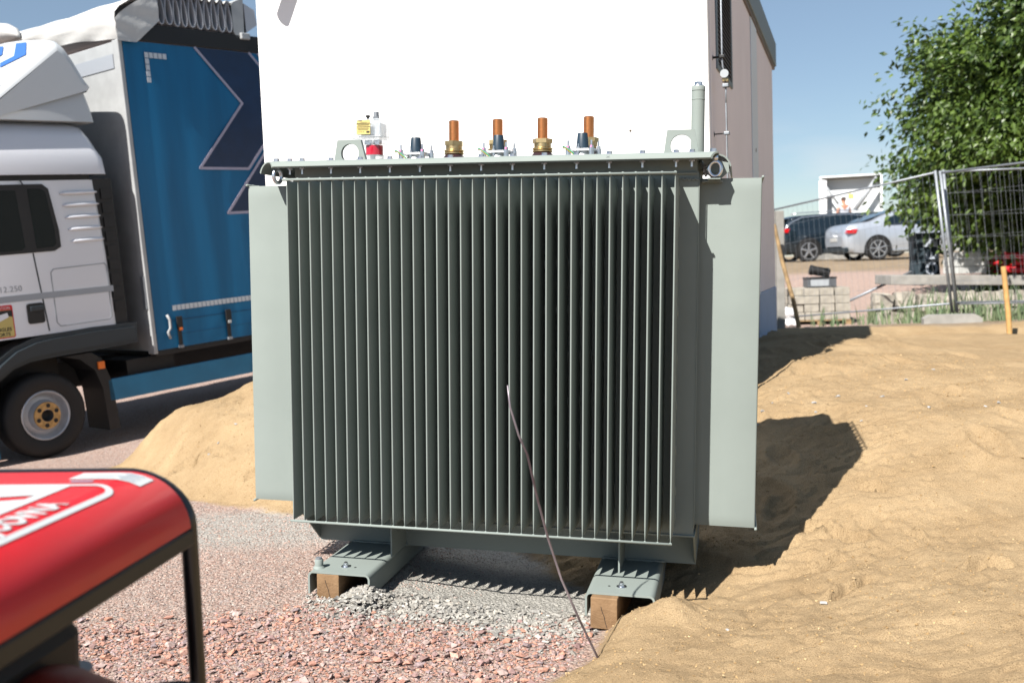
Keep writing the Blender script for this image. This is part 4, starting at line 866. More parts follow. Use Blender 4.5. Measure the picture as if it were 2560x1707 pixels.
b = MB(); b.add([(2.84, -.02, 4.52), (2.98, -.02, 4.46), (3.0, -.02, 4.30), (2.84, -.02, 4.20)] + [(2.84, 2.2, 4.52), (2.98, 2.2, 4.46), (3.0, 2.2, 4.30), (2.84, 2.2, 4.20)], [(0, 1, 2, 3), (0, 4, 5, 1), (1, 5, 6, 2), (2, 6, 7, 3)]); b.build('end_flap', M['fold'], K)
b = MB(); b.bbox(2.74, 2.86, -.06, .05, 4.12, 4.19, .01); b.build('bow_slide', M['postwhite'], K)
# white tarp draped over the front top corner
def drape():
    bb = MB(); bb.smooth = True; rows = []
    prof = [(1.50, 3.99, -.05), (1.47, 4.02, -.06), (1.40, 4.12, -.075), (1.42, 4.22, -.06)]
    ys_ = np.linspace(-.06, 2.5, 40)
    # front face rows go from hem up and over the top edge
    for yv in ys_:
        t = (yv + .06) / 2.56; sag = .05 * math.sin(t * 9) + .03 * math.sin(t * 23 + 1)
        row = []
        for (x, z) in ((1.245, 3.975 + .30 * t), (1.225, 4.04 + .25 * t), (1.215, 4.10 + .22 * t), (1.20, 4.17 + .16 * t), (1.215, 4.235 + .12 * t + .015 * math.sin(t * 12)), (1.26, 4.30 + .10 * t + .015 * math.sin(t * 7)), (1.45, 4.41 + .05 * t), (1.70, 4.50)):
            row.append((x + sag * .35 + .01 * math.sin(z * 40 + yv * 6), yv, z + sag * .25))
        rows.append(row)
    bb.grid(rows); return bb.build('front_tarp', M['tarp'], K)
drape()
b = MB(); b.smooth = True; rows = []
for i in range(13):
    x = 1.215 + .50 * i / 12; zt = 4.18 + .33 * (i / 12) ** .8; zb = 3.965 if x < 1.46 else 3.99 + (x - 1.46) * .85
    rows.append([(x, -.062 - .008 * math.sin(j * 1.3 + i * .9) * (1 if 0 < j < 7 else 0), zb + (zt - zb) * j / 7) for j in range(8)])
b.grid(rows); b.build('corner_tarp', M['tarp'], K)
b = MB(); b.smooth = True; b.tube([(1.16 + .02 * math.sin(k * 1.4), 1.75 + .12 * k, 4.30 + .035 * k + .02 * math.sin(k * 1.2)) for k in range(6)], [.02, .06, .09, .10, .09, .04], 12); b.build('tarp_bundle', M['tarp'], K)
# roof air deflector
LOGO = ([(.53, .60), (.54, .42), (.38, .15), (.36, .34)], [(.36, .34), (.38, .15), (.21, .34), (.27, .44)], [(.51, .82), (.52, .95), (.30, .68), (.38, .60)])
def deflector():
    bb = MB(); bb.smooth = True; rows = []
    for y in [0, .006, .018, .04, .07, .11, .16, .22, .28, .35, .6, .9, 1.2, 1.5, 1.8, 2.0, 2.1, 2.18, 2.23, 2.27, 2.29, 2.30]:
        e_ = min(y, 2.3 - y); d_ = .09 * (1 - math.sqrt(max(0, 1 - (1 - min(e_ / .16, 1)) ** 2))); cr_ = .13 * math.sin(math.pi * y / 2.3)
        prof = [(.90, 3.46), (.93, 3.50), (.87, 3.62), (.79, 3.77), (.72, 3.87), (.66, 3.915), (.58, 3.915), (.40, 3.77), (.0, 3.45), (-.5, 3.05), (-.95, 2.70)]
        row = []
        for i, (x, z) in enumerate(prof):
            up_ = 0 if i < 2 else 1; row.append((x - (d_ * .55 if i < 6 else -d_ * .35), y, z - d_ * up_ * 1.0 + cr_ * (i / 5 if i < 5 else 1)))
        rows.append(row + [(-.95, y, 2.9 - .3), (.0, y, 3.20)])
    bb.grid(rows); n_ = len(rows[0])
    bb.smooth = False; bb.add(rows[0], [tuple(range(n_))]); bb.add(rows[-1], [tuple(range(n_))[::-1]])
    return bb.build('air_deflector', M['fairing'], K, autosm=75)
dfl = deflector()
b = MB(); stack(b, [(3.168, -1.0, .93, .02, 2.28), (3.30, -1.0, .91, .03, 2.27), (3.48, -.2, .87, .05, 2.25)], .06); b.build('deflector_base', M['fairing'], K, autosm=40)
def dsurf(x, y): return (x, y, 3.93 + .13 * math.sin(math.pi * y / 2.3) + (x - .60) * .80 + .012)
for poly in LOGO:
    bb = MB(); bb.add([dsurf(*p) for p in poly], [tuple(range(len(poly)))]); bb.build('logo_stripe', M['bluelogo'], dfl, fixn=False)

# ================================================================ portable generator in the foreground
gz = H(-.85, 1.6)
GM = Matrix.Rotation(R(-6.9), 4, 'Z'); GM.translation = (-.63, 1.9, gz)
G = thing('portable_generator', 'red covered portable generator in a black tube frame at lower left', 'generator', mtx=GM)
zt, zs = 1.092 - gz, .980 - gz
def cov(a, y, off=0.):        # a: distance measured over the curved shoulder from its lower edge
    rx, rz = .12, zt - zs; n_ = 40; prev = Vector((0, zs)); acc = 0
    if a < 0: return Vector((off, y, zs + a))
    for k in range(1, n_ + 1):
        ph = math.pi / 2 * k / n_; cur = Vector((-rx + rx * math.cos(ph), zs + rz * math.sin(ph))); d = (cur - prev).length
        if acc + d >= a:
            q_ = prev.lerp(cur, (a - acc) / d); nrm = Vector((math.cos(ph) / rx, math.sin(ph) / rz)).normalized(); return Vector((q_.x + nrm.x * off, y, q_.y + nrm.y * off))
        acc += d; prev = cur
    return Vector((-rx - (a - acc), y, zt + off))
b = MB(); b.smooth = True; avals = [0, .01] + [.02 + .014 * k for k in range(13)] + [.25, .3, .4, .55, .7, .9]
rows = [[cov(a, y) for a in avals] for y in np.linspace(-.012, -.80, 24)]
b.grid(rows); rows2 = [[cov(a, y, -.004) for a in avals] for y in (-.012, -.80)]; b.grid([rows[0], rows2[0]]); b.grid([rows[-1], rows2[1]]); cv = b.build('top_cover', M['red'], G, fixn=False, autosm=60)
b = MB(); b.bbox(-.030, .004, -.80, -.008, zs - .034, zs - .002, .004); b.build('cover_lip', M['lip'], G)
fr_ = [(-.015 + .0, 0, .0), (-.015, 0, zs - .03)] ; n_ = 10
prof = [(-.012, z_) for z_ in (.02, .3, .6)] + [(-.012, zs)] + [(-.135 + .123 * math.cos(a), zs + (zt - zs - .013) * math.sin(a)) for a in [math.pi / 2 * k / 10 for k in range(1, 11)]] + [(-.4, zt - .013), (-.9, zt - .013)]
for y in (.004, -.82):
    pr_ = prof if y > -.5 else prof
    b = MB(); b.smooth = True; b.tube([(p[0], y, p[1]) for p in pr_] + [(-1.02, y, zt - .03), (-1.07, y, zt - .10), (-1.07, y, .02)], .0165, 14); b.build('frame_tube', M['blackmetal'], G, autosm=60)
for x in (-.03, -1.05):
    b = MB(); b.smooth = True; b.tube([(x, 0.0, .04), (x, -.82, .04)], .018, 12); b.build('base_tube', M['blackmetal'], G)
b = MB(); stack(b, [(.30, -.80, -.10, -.75, -.10), (.62, -.80, -.10, -.75, -.10), (.70, -.76, -.13, -.72, -.16), (.78, -.7, -.11, -.7, -.20), (.86, -.68, -.095, -.68, -.22), (zs - .06, -.66, -.125, -.66, -.24)], .05); b.build('engine_housing', M['chassis'], G, autosm=35)
for k in range(4): b = MB(); stack(b, [(.62 + .055 * k, -.82, -.10 - .018 * k, -.76, -.085 - .015 * k), (.645 + .055 * k, -.82, -.10 - .018 * k, -.76, -.085 - .015 * k)], .05); b.build('cooling_rib', M['blackmetal'], G, autosm=35)
b = MB(); b.smooth = True; b.lathe([(.17, -.0), (.165, .10), (.12, .18), (.06, .225), (.0, .235)], 32, (-.075, -.40, .615)); b.build('red_shroud', M['enginered'], G, autosm=50)
b = MB(); b.smooth = True; b.lathe([(.07, .0), (.07, .16), (.055, .19), (.0, .20)], 28, (.075, -.30, .585)); b.build('air_filter', M['chassis'], G, autosm=50)
b = MB(); stack(b, [(.06, -1.0, -.08, -.78, -.06), (.30, -1.0, -.08, -.78, -.06)], .04); b.build('alternator', M['blackmetal'], G, autosm=35)
# white print on the cover
def cband(name, pts, w):
    bb = MB(); L_ = []; R__ = []
    for i, p in enumerate(pts):
        a_ = Vector(pts[max(i - 1, 0)]); c_ = Vector(pts[min(i + 1, len(pts) - 1)]); d = (c_ - a_).normalized(); L_.append(cov(p[0] - d.y * w / 2, p[1] + d.x * w / 2, .0016)); R__.append(cov(p[0] + d.y * w / 2, p[1] - d.x * w / 2, .0016))
    bb.grid([L_, R__]); return bb.build(name, M['whiteprint'], cv, fixn=False)
aL = .135; aT = .30; yE = -.135; c_r = .045
bp = [(aL, -.80), (aL, -.6), (aL, -.4), (aL, -.3), (aL, yE - c_r)] + [(aL + c_r - c_r * math.cos(a), yE - c_r + c_r * math.sin(a)) for a in [math.pi / 2 * k / 7 for k in range(1, 8)]] + [(.24, yE), (aT, yE), (.42, yE), (.6, yE)]
cband('border_print', bp, .013)
def cpoly(name, pts, m_, off=.0016):
    bb = MB(); bb.add([cov(p[0], p[1], off) for p in pts], [tuple(range(len(pts)))]); return bb.build(name, m_, cv, fixn=False)
cband('stripe_print', [(.232, -.80), (.232, -.6), (.232, -.4), (.234, -.25), (.236, -.14)], .024)
cpoly('logo_print', [(.245, -.14), (.245, -.215), (.33, -.235), (.55, -.30), (.55, -.14)], M['whiteprint'], .0018)
cpoly('logo_print', [(.245, -.245), (.245, -.33), (.275, -.32), (.30, -.285), (.29, -.262)], M['whiteprint'], .0018)
cpoly('logo_print', [(.25, -.36), (.25, -.60), (.36, -.55), (.32, -.42)], M['whiteprint'], .0018)
text_mesh('cover_lettering', 'PŮJČOVNA', .062, M['whiteprint'], cv, lambda u, v: cov(.155 + v, -.525 + u * .78, .0022), bold=.0022, spacing=1.06)
def cgrid(name, a0, a1, y0, y1, m_, off):
    bb = MB(); bb.grid([[cov(a0 + (a1 - a0) * i / 6, y, off) for i in range(7)] for y in (y0, y1)]); return bb.build(name, m_, cv, fixn=False)
cgrid('info_sticker', .12, .262, -.085, -.030, M['whiteprint'], .0016)
for k in range(5): cgrid('sticker_print', .135 + .006 * (k % 2), .165 + .008 * (k % 3), -.078 + .009 * k, -.0745 + .009 * k, M['greyprint'], .0024)
cgrid('sticker_print', .18, .25, -.07, -.067, M['greyprint'], .0024); cgrid('sticker_print', .18, .23, -.055, -.053, M['greyprint'], .0024)
cgrid('small_lettering', .20, .245, -.112, -.102, M['lilac'], .0024)

# ================================================================ site fence
FG = 'mobile mesh fence panels behind the sand'
def fence_panel(p0, p1, top0, top1, label, leanx=0.0, step=.115):
    a = Vector(p0); c_ = Vector(p1); L_ = (c_.xy - a.xy).length; d = (c_ - a)
    F = thing('mesh_fence', label, 'fence', p0, group=FG)
    up0_ = Vector(top0) - a; up1_ = Vector(top1) - c_
    def P_(s, t): return (d * s) + (up0_ * (1 - s) + up1_ * s) * t
    for s in (0, 1): b = MB(); b.smooth = True; b.tube([P_(s, -.01), P_(s, 1.0)], .021, 10); b.build('post', M['galv'], F)
    for t in (.055, .985): b = MB(); b.smooth = True; b.tube([P_(0, t), P_(1, t)], .0155 if t > .5 else .014, 8); b.build('rail', M['galv'], F)
    n_ = int(L_ / step)
    wv = MB(); wv.smooth = True; wv.tube([(0, 0, 0), (0, 0, 1)], 1, 4); 
    for k in range(1, n_):
        s = k / n_; b = MB(); b.tube([P_(s, .06), P_(s, .98)], .0014, 4); b.build('wire', M['galv'], F)
    for k in range(1, 6): b = MB(); b.tube([P_(0, .06 + .155 * k), P_(1, .06 + .155 * k)], .0016, 4); b.build('wire', M['galv'], F)
    return F
fence_panel((4.676, 17.2, .30), (6.298, 14.2, .60), (4.576, 17.25, 2.30), (6.065, 14.2, 2.60), 'mesh fence panel leaning left, running from the building corner to the double post')
fence_panel((6.44, 14.35, .585), (7.9, 14.0, .57), (6.245, 14.35, 2.62), (7.8, 14.0, 2.60), 'mesh fence panel right of the double post, rear one of the two overlapping')
fence_panel((6.33, 14.12, .62), (7.95, 11.2, .72), (6.10, 14.12, 2.585), (7.85, 11.2, 2.62), 'mesh fence panel right of the double post, front one running towards the viewer')
def slabfoot(x, y, rz, lab):
    F = thing('ballast_block', lab, 'block', (x, y, H(x, y) - .03), rz)
    b = MB(); b.prism([(-.38, 0), (.38, 0), (.38, .11), (.30, .16), (-.30, .16), (-.38, .11)], -.12, .12, 'y'); b.build('concrete_block', M['concrete'], F, autosm=30)
slabfoot(6.18, 13.95, R(-14), 'low grey concrete fence foot under the double post')
b = MB(); b.smooth = True; z0 = H(6.12, 12.2); b.tube([(.0, 0, -.2), (.0, 0, 0), (-.03, .0, .45), (-.09, 0, 1.0)], [.034, .034, .032, .031], 10)
b.build('wooden_stake', M['woodstake'], None, loc=(6.13, 12.2, z0 - .02), label='upright fresh yellow wooden stake in the sand in front of the fence', cat='stake', autosm=60)
b = MB(); b.smooth = True; b.tube([(4.05, 14.0, .46), (3.98, 14.02, .85), (3.84, 14.05, 1.4), (3.745, 14.08, 1.92)], [.032, .030, .028, .024], 10)
b.build('leaning_pole', M['woodpole'], None, label='weathered wooden pole leaning against the grey concrete post', cat='pole', autosm=60)
b = MB(); b.bbox(-.055, .055, -.07, .07, -.3, 1.70, .008); b.build('concrete_post', M['concrete'], None, loc=(3.90, 14.4, .42), label='narrow grey concrete post standing just behind the building corner', cat='post')
b = MB(); b.smooth = True
def lump(sx_, sy_, sz_, sub=3, amp=.18, sd=0, mat_=None):
    bm = bmesh.new(); bmesh.ops.create_icosphere(bm, subdivisions=sub, radius=1)
    for v in bm.verts:
        n_ = noise.fractal(v.co * 1.6 + Vector((sd, 0, 0)), 1.0, 2.0, 4); v.co *= 1 + amp * n_; v.co = Vector((v.co.x * sx_, v.co.y * sy_, v.co.z * sz_))
    vs = [v.co.copy() for v in bm.verts]; fs = [[v.index for v in f.verts] for f in bm.faces]; bm.free(); return vs, fs
for (x, z, s, lab) in ((4.46, .56, .11, 'crumpled white plastic bag on top beside the concrete post'), (4.50, .40, .12, 'crumpled white plastic bag on the ground beside the concrete post')):
    b = MB(); b.smooth = True; b.add(*lump(s * 1.0, s, s * .75, 3, .35, x)); b.build('plastic_bag', M['bagwhite'], None, loc=(x, 16.0, z), label=lab, cat='bag')
# pallets of pale concrete blocks
def block_stack(name, label, loc, rz, nx_, ny_, nz_, bw, bd, bh, m_, missing=(), gap=.012, pallet=True):
    F = thing(name, label, 'block stack', loc, rz)
    b = MB(); b.bbox(0, bw - gap, 0, bd - gap, 0, bh - .006, .008); me = b.mesh('block', M[m_])
    for k in range(nz_):
        for j in range(ny_):
            for i in range(nx_):
                if (i, j, k) in missing: continue
                o = link('block', me, F, ((i - nx_ / 2) * bw + random.uniform(-.012, .012), j * bd + random.uniform(-.02, .02), k * bh + (.11 if pallet else 0)), rot=(0, 0, random.uniform(-.03, .03)))
    if pallet:
        for i in range(3): b = MB(); b.box(-nx_ * bw / 2 + i * (nx_ * bw - .1) / 2, -nx_ * bw / 2 + i * (nx_ * bw - .1) / 2 + .1, 0, ny_ * bd, 0, .09); b.build('pallet_runner', M['woodpole'], F)
        b = MB(); b.box(-nx_ * bw / 2, nx_ * bw / 2, -.01, ny_ * bd, .09, .108); b.build('pallet_deck', M['woodpole'], F)
    return F
block_stack('block_pallet', 'pallet stack of pale concrete blocks behind the fence beside the building', (5.38, 17.3, H(5.4, 17.3) - .02), R(-6), 4, 3, 4, .26, .26, .14, 'paver', ((0, 0, 3),))
CR = thing('plastic_crate', 'dark grey plastic crate standing on the pale block pallet', 'crate', (5.45, 17.42, H(5.4, 17.3) + .655), R(-6))
b = MB(); b.bbox(-.25, .25, 0, .4, 0, .155, .008); b.build('body', M['crate'], CR)
b = MB(); b.bbox(-.26, .26, -.01, .41, .150, .172, .004); b.build('rim', M['black'], CR)
b = MB(); b.bbox(-.19, .12, -.006, .0, .02, .13, .002); b.build('front_panel', M['fadedgrey'], CR)
b = MB(); b.smooth = True; b.lathe([(.0, -.18), (.075, -.178), (.088, -.165), (.088, -.12), (.08, -.115), (.08, .09), (.088, .095), (.088, .15), (.07, .17), (.0, .172)], 20, axis='x'); b.build('black_drum', M['black'], None, loc=(5.47, 17.6, H(5.4, 17.3) + .925), rot=(0, R(12), R(-6)), label='black ribbed cylinder lying tilted on the dark grey crate', cat='drum', autosm=35)
b = MB(); b.smooth = True; b.tube([(6.0, 18.0, .57), (7.25, 18.0, 1.11)], .024, 8); b.build('steel_tube', M['galv'], None, label='galvanised steel tube leaning up to the concrete slab', cat='tube')
# stone base and concrete slab
SB = thing('rubble_base', 'rough cream stone blocks carrying the long concrete slab', 'stones', (7.4, 16.9, .2), R(-3))
bm = bmesh.new(); bmesh.ops.create_cube(bm, size=1); bmesh.ops.subdivide_edges(bm, edges=bm.edges[:], cuts=3, use_grid_fill=True)
for v in bm.verts: v.co = Vector((v.co.x * .34, v.co.y * .36, v.co.z * .30)) * (1 - .10 * v.co.length) + Vector((noise.noise(v.co * 3), noise.noise(v.co * 3 + Vector((9, 0, 0))), noise.noise(v.co * 3 + Vector((0, 9, 0))))) * .035
cm = bpy.data.meshes.new('stone'); bm.to_mesh(cm); bm.free(); cm.materials.append(M['paver'])
for k in range(16):
    i = k % 8; o = link('stone', cm, SB, (-1.0 + .335 * i + random.uniform(-.02, .02), .15 + random.uniform(-.06, .06), .12 + .30 * (k // 8) + random.uniform(-.02, .02)), rot=(random.uniform(-.08, .08), random.uniform(-.1, .1), random.choice((0, 1.57, 3.14)) + random.uniform(-.1, .1))); o.scale = (random.uniform(.85, 1), .9, random.uniform(.9, 1.05))
b = MB(); b.bbox(0, 2.9, 0, .95, 0, .165, .012); b.build('concrete_slab', M['concrete'], None, loc=(6.50, 17.0, .915), rot=(0, R(2.0), R(-4)), label='long thick grey concrete slab lying on the rough stones', cat='slab')
block_stack('white_block_stack', 'stack of white aerated blocks standing on the slab, beside the red pipes', (8.12, 17.5, 1.055), R(12), 1, 1, 3, .60, .42, .128, 'whiteblock', (), pallet=False)
# bundle of red pipes, each a thing
b = MB(); b.smooth = True; b.lathe([(.055, 0), (.055, 1.5), (.046, 1.5), (.046, 0)], 14, axis='x'); rp_ = b.mesh('red_pipe', M['redpipe'])
plab = ['red plastic pipe at the bottom of the heap beside the white blocks', 'red plastic pipe in the heap under the tree branches', 'red plastic pipe near the top of the heap under the tree']
for k in range(22):
    r_ = k // 8; i = k % 8
    link('red_pipe', rp_, None, (8.50 + .05 * (i % 3) + random.uniform(0, .35), 17.2 + .13 * i, 1.10 + .115 * r_ + random.uniform(0, .02)), plab[r_], 'pipe', 'red pipes heaped under the tree', rot=(0, R(random.uniform(1, 7)), R(random.uniform(-22, 4))))
# dark sack with printed letters
DS = thing('dark_sack', 'tall dark slate sack with pale printed letters and house emblem, behind the slab', 'sack', (7.80, 18.6, .95), R(-4))
b = MB(); b.smooth = True; rows = []
for j in range(9):
    z = .86 * j / 8; row = []
    for i in range(25):
        a = 2 * math.pi * i / 24; rr = 1 / max(abs(math.cos(a)), abs(math.sin(a))) ** .75; row.append((.27 * rr * math.cos(a) * .93 + .012 * math.sin(5 * a + z * 6), .2 + .2 * rr * math.sin(a) * .93, z))
    rows.append(row)
b.grid(rows); b.add(rows[-1][:-1], [tuple(range(24))]); b.build('sack_body', M['darkbin'], DS, autosm=60)
text_mesh('sack_lettering', 'E', .30, M['greyprint'], DS, lambda u, v: Vector((.16 - v * .95, -.03, .36 + u * .95)), bold=.012)
text_mesh('sack_lettering', 'O', .30, M['greyprint'], DS, lambda u, v: Vector((.16 - v * .95, -.03, .08 + u * .95)), bold=.012)
b = MB(); b.prism([(-.09, .60), (.15, .60), (.15, .66), (.03, .80), (-.09, .66)], -.032, -.028, 'y'); b.build('house_emblem', M['greyprint'], DS)

# ================================================================ parked cars
def car(name, label, paint, loc, rz, L_, W_, Ht, wb, wr, kind, tilt=0):
    Cx = thing(name, label, 'car', loc, rz); Cx.rotation_euler = (0, -tilt, rz)
    # x forward, origin under the rear axle at the near side; near side is y = 0
    ro = .93 if kind == 'saloon' else .80
    if kind == 'saloon':
        st = [(-ro, .46, .74, .74, .74), (-ro + .06, .33, .92, .93, .86), (-ro + .22, .24, .96, 1.07, .95), (-.45, .2, .97, 1.10, 1.0), (-.10, .2, .965, 1.14, 1.0), (.30, .2, .96, 1.30, 1.0), (.85, .2, .95, 1.43, 1.0), (1.35, .2, .94, 1.465, 1.0), (1.9, .2, .93, 1.45, 1.0), (2.35, .2, .92, 1.34, 1.0), (2.95, .2, .91, .98, 1.0), (3.4, .22, .86, .90, .98), (L_ - ro - .15, .25, .72, .76, .90), (L_ - ro, .35, .6, .6, .74)]
        belt0, belt1 = 3, 10
    else:
        st = [(-ro, .5, .8, .8, .78), (-ro + .05, .38, 1.05, 1.12, .90), (-ro + .18, .30, 1.08, 1.42, .96), (-ro + .40, .28, 1.08, 1.60, 1.0), (-.2, .26, 1.07, 1.655, 1.0), (.5, .26, 1.06, 1.675, 1.0), (1.3, .26, 1.05, 1.67, 1.0), (1.8, .26, 1.04, 1.62, 1.0), (2.3, .26, 1.03, 1.45, 1.0), (2.85, .26, 1.02, 1.10, 1.0), (3.4, .3, .97, 1.0, .97), (L_ - ro - .12, .35, .85, .9, .88), (L_ - ro, .45, .7, .7, .74)]
        belt0, belt1 = 1, 9
    sc_ = Ht / max(s_[3] for s_ in st); rows = []; hw = W_ / 2
    def sect(x, zb, zbelt, zt_, wf):
        zt_ *= sc_; cab = max(0, min(1, (zt_ - zbelt) / .42)); rwf = 1 - .26 * cab
        pts = [(.80, zb), (.95, zb + .04), (.985, zb + .16), (1.0, (zb + zbelt) / 2 + .04), (.985, zbelt - .10), (.955, zbelt), (.955 * rwf + .035 * cab, zt_ - .07 * cab), (.80 * rwf, zt_ - .012 * cab), (0, zt_)]
        near = [(x, hw - hw * wf * p[0], p[1]) for p in pts]; far = [(x, hw + hw * wf * p[0], p[1]) for p in pts[:-1]][::-1]
        return near + far
    rows = [sect(*s_) for s_ in st]
    # finer interpolation along the length
    fine = []
    for i in range(len(rows) - 1):
        for k in range(4):
            t = k / 4
            def cr_(p0, p1, p2, p3): return [.5 * ((2 * b_) + (-a_ + c2) * t + (2 * a_ - 5 * b_ + 4 * c2 - d2) * t * t + (-a_ + 3 * b_ - 3 * c2 + d2) * t ** 3) for a_, b_, c2, d2 in zip(p0, p1, p2, p3)]
            fine.append([cr_(rows[max(i - 1, 0)][j], rows[i][j], rows[i + 1][j], rows[min(i + 2, len(rows) - 1)][j]) for j in range(len(rows[0]))])
    fine.append(rows[-1])
    b = MB(); b.smooth = True; b.grid(fine); b.add(fine[0], [tuple(range(len(fine[0])))]); b.add(fine[-1], [tuple(range(len(fine[0])))[::-1]]); body = b.build('body', paint, Cx, autosm=55)
    def surf_pt(x, v, off=.008):          # point on the near side between belt (0) and roof (1)
        i = min(range(len(fine)), key=lambda q_: abs(fine[q_][0][0] - x)); A_ = Vector(fine[i][5]); B_ = Vector(fine[i][6]); p = A_.lerp(B_, v); return Vector((x, p.y - off, p.z))
    def glass(name_, poly):
        bb = MB(); bb.add([surf_pt(x, v) for x, v in poly], [tuple(range(len(poly)))]); return bb.build(name_, M['carglass'], Cx, fixn=False)
    if kind == 'saloon':
        glass('rear_door_window', [(.20, .06), (.25, .55), (.62, .93), (1.02, .97), (1.02, .04)]); glass('front_door_window', [(1.10, .04), (1.10, .97), (1.9, .95), (2.35, .85), (2.75, .05)])
        bb = MB(); rr_ = [[(x, hw + s2 * hw * w2, z) for s2 in (-1, -.33, .33, 1)] for x, z, w2 in ((-.36, 1.115 * sc_ + .012, .70), (.25, 1.285 * sc_ + .018, .62), (.78, 1.425 * sc_ + .012, .56))]; bb.smooth = True; bb.grid(rr_); bb.build('rear_window', M['carglass'], Cx, fixn=False)
        tl = (-ro + .20, .80); th_ = .13
    else:
        glass('side_window', [(-.62, .30), (-.55, .62), (-.1, .88), (1.2, .94), (1.8, .92), (2.2, .80), (2.55, .06), (-.35, .06)])
        b2 = MB(); pts_ = [surf_pt(x, v, .012) for x, v in ((-.78, .02), (-.66, .34), (-.50, .72), (-.1, .97), (.6, 1.0), (1.4, 1.0), (2.0, .97))]; b2.smooth = True; b2.tube(pts_, .020, 6); b2.build('window_trim', M['chrome'], Cx)
        b2 = MB(); b2.smooth = True; b2.tube([(-.45, .25, Ht + .02), (-.2, .24, Ht + .05), (1.6, .24, Ht + .05), (1.8, .25, Ht + .01)], .018, 6); b2.build('roof_rail', M['chrome'], Cx)
        bb = MB(); bb.bbox(-ro - .02, -ro + .35, .25, W_ - .25, 1.52 * sc_, 1.56 * sc_, .01); bb.build('roof_spoiler', paint, Cx)
        tl = (-ro + .07, .95); th_ = .14
    bb = MB(); bb.prism([(tl[0] - .16, tl[1] + .02), (tl[0] - .12, tl[1] + th_), (tl[0] + .16, tl[1] + th_ - .01), (tl[0] + .10, tl[1] + .01)], .012, .32, 'y'); bb.build('tail_light', M['taillight'], Cx)
    bb = MB(); bb.bbox(-ro - .012, -ro + .01, hw - .26, hw + .26, .60, .71, .003); bb.build('number_plate', M['plate'], Cx)
    bb = MB(); bb.bbox(-ro - .02, -ro + .12, .12, W_ - .12, .28, .42, .02); bb.build('bumper_insert', M['blackplastic'], Cx)
    bb = MB(); bb.bbox(.42, wb - .42, -.004, .02, .235, .275, .004); bb.build('sill_trim', M['chrome'] if kind == 'saloon' else M['blackplastic'], Cx)
    bb = MB(); bb.bbox(1.04, 1.055, .0, .02, .35, .92, .002); bb.build('door_gap', M['black'], Cx)
    bb = MB(); bb.bbox(.80, .98, -.018, .01, .83, .86, .006); bb.build('door_handle', M['chrome'], Cx)
    for x in (0, wb):
        bb = MB(); ar = [( (wr + .065) * math.cos(a), wr + (wr + .065) * math.sin(a)) for a in [math.pi * k / 16 for k in range(17)]] + [(-(wr + .065), .2), ((wr + .065), .2)]
        bb.prism([(x + p[0], p[1]) for p in ar], -.004, .20, 'y'); bb.build('wheel_arch', M['black'], Cx)
        for yy in ((0,) if False else (.0, W_ - .22)):
            w_ = link('wheel', None, Cx, (x, yy - .012 if yy < .5 else yy, wr)); sgn = 1
            bb = MB(); bb.smooth = True; bb.lathe([(wr * .72, .01), (wr * .9, -.006), (wr * .99, .02), (wr, .06), (wr, .17), (wr * .95, .21), (wr * .7, .2)], 32, axis='y', cap=False); bb.build('tyre', M['tyre'], w_, autosm=50)
            if yy < .5:
                bb = MB(); bb.smooth = True; bb.lathe([(wr * .74, .008), (wr * .70, .0), (wr * .66, .03), (wr * .64, .10), (.0, .11)], 32, axis='y', cap=False); bb.build('rim_barrel', M['blackplastic'], w_, autosm=50)
                bb = MB(); bb.lathe([(wr * .74, .004), (wr * .74, -.004), (wr * .68, -.004), (wr * .68, .02)], 32, axis='y', cap=False); bb.build('rim_flange', M['alloy'], w_)
                for k in range(5 if kind != 'saloon' else 7):
                    a = 2 * math.pi * k / (5 if kind != 'saloon' else 7) + .3; wd = .055 if kind != 'saloon' else .034
                    mt = Matrix.Rotation(-a, 4, 'Y'); bb = MB(); bb.bbox(.0, wr * .69, -.004, .02, -wd / 2, wd / 2, .006, mt); bb.build('spoke', M['alloy'], w_)
    return Cx
cz1 = H(10.1, 27); cz2 = H(8.6, 28.5)
car('silver_saloon', 'silver saloon car parked behind the fence, its tail towards the viewer', M['carsilver'], (10.55, 28.5, H(10.5, 28.5)), R(3), 4.86, 1.86, 1.47, 2.84, .335, 'saloon', R(1.6))
car('dark_estate', 'dark blue off-roader parked behind the silver saloon', M['cardark'], (9.32, 31.0, 1.255), R(4), 4.7, 1.86, 1.50, 2.79, .355, 'suv', R(1.6))

# ================================================================ white lorry far behind and the man beside it
WT = thing('far_white_lorry', 'white lorry body with open flap far behind the parked cars', 'lorry', (14.4, 42.0, H(14.4, 42)), R(-18))
b = MB(); b.bbox(-1.25, -1.17, 0, 5, .9, 3.40, .01); b.build('side_panel', M['truckwhite'], WT)
b = MB(); b.bbox(1.17, 1.25, 0, 5, .9, 3.40, .01); b.build('side_panel', M['truckwhite'], WT)
b = MB(); b.bbox(-1.16, 1.16, .5, .56, .9, 3.36, .01); b.build('back_panel', M['truckwhite'], WT)
b = MB(); b.bbox(-1.25, 1.25, 0, 5, 3.41, 3.47, .01); b.build('roof', M['truckwhite'], WT)
b = MB(); b.bbox(-1.2, 1.2, -.02, 5, .80, .895, .01); b.build('floor', M['chassis'], WT)
b = MB(); b.bbox(-.1, 1.22, -.12, -.04, .95, 1.75, .02); b.build('tail_flap', M['truckwhite'], WT)
b = MB(); b.bbox(-.2, 1.1, -.10, -.03, 1.78, 1.90, .02); b.build('flap_rail', M['blackplastic'], WT)
for (p, q, r_) in (((-1.22, -.1, 3.38), (-.45, -.2, 2.2), .05), ((1.05, -.1, 3.3), (.15, -.15, 2.0), .10), ((.0, -.2, 1.8), (.55, -.2, 1.0), .04)):
    b = MB(); b.smooth = True; b.tube([p, q], r_, 8); b.build('strut', M['fadedgrey'], WT)
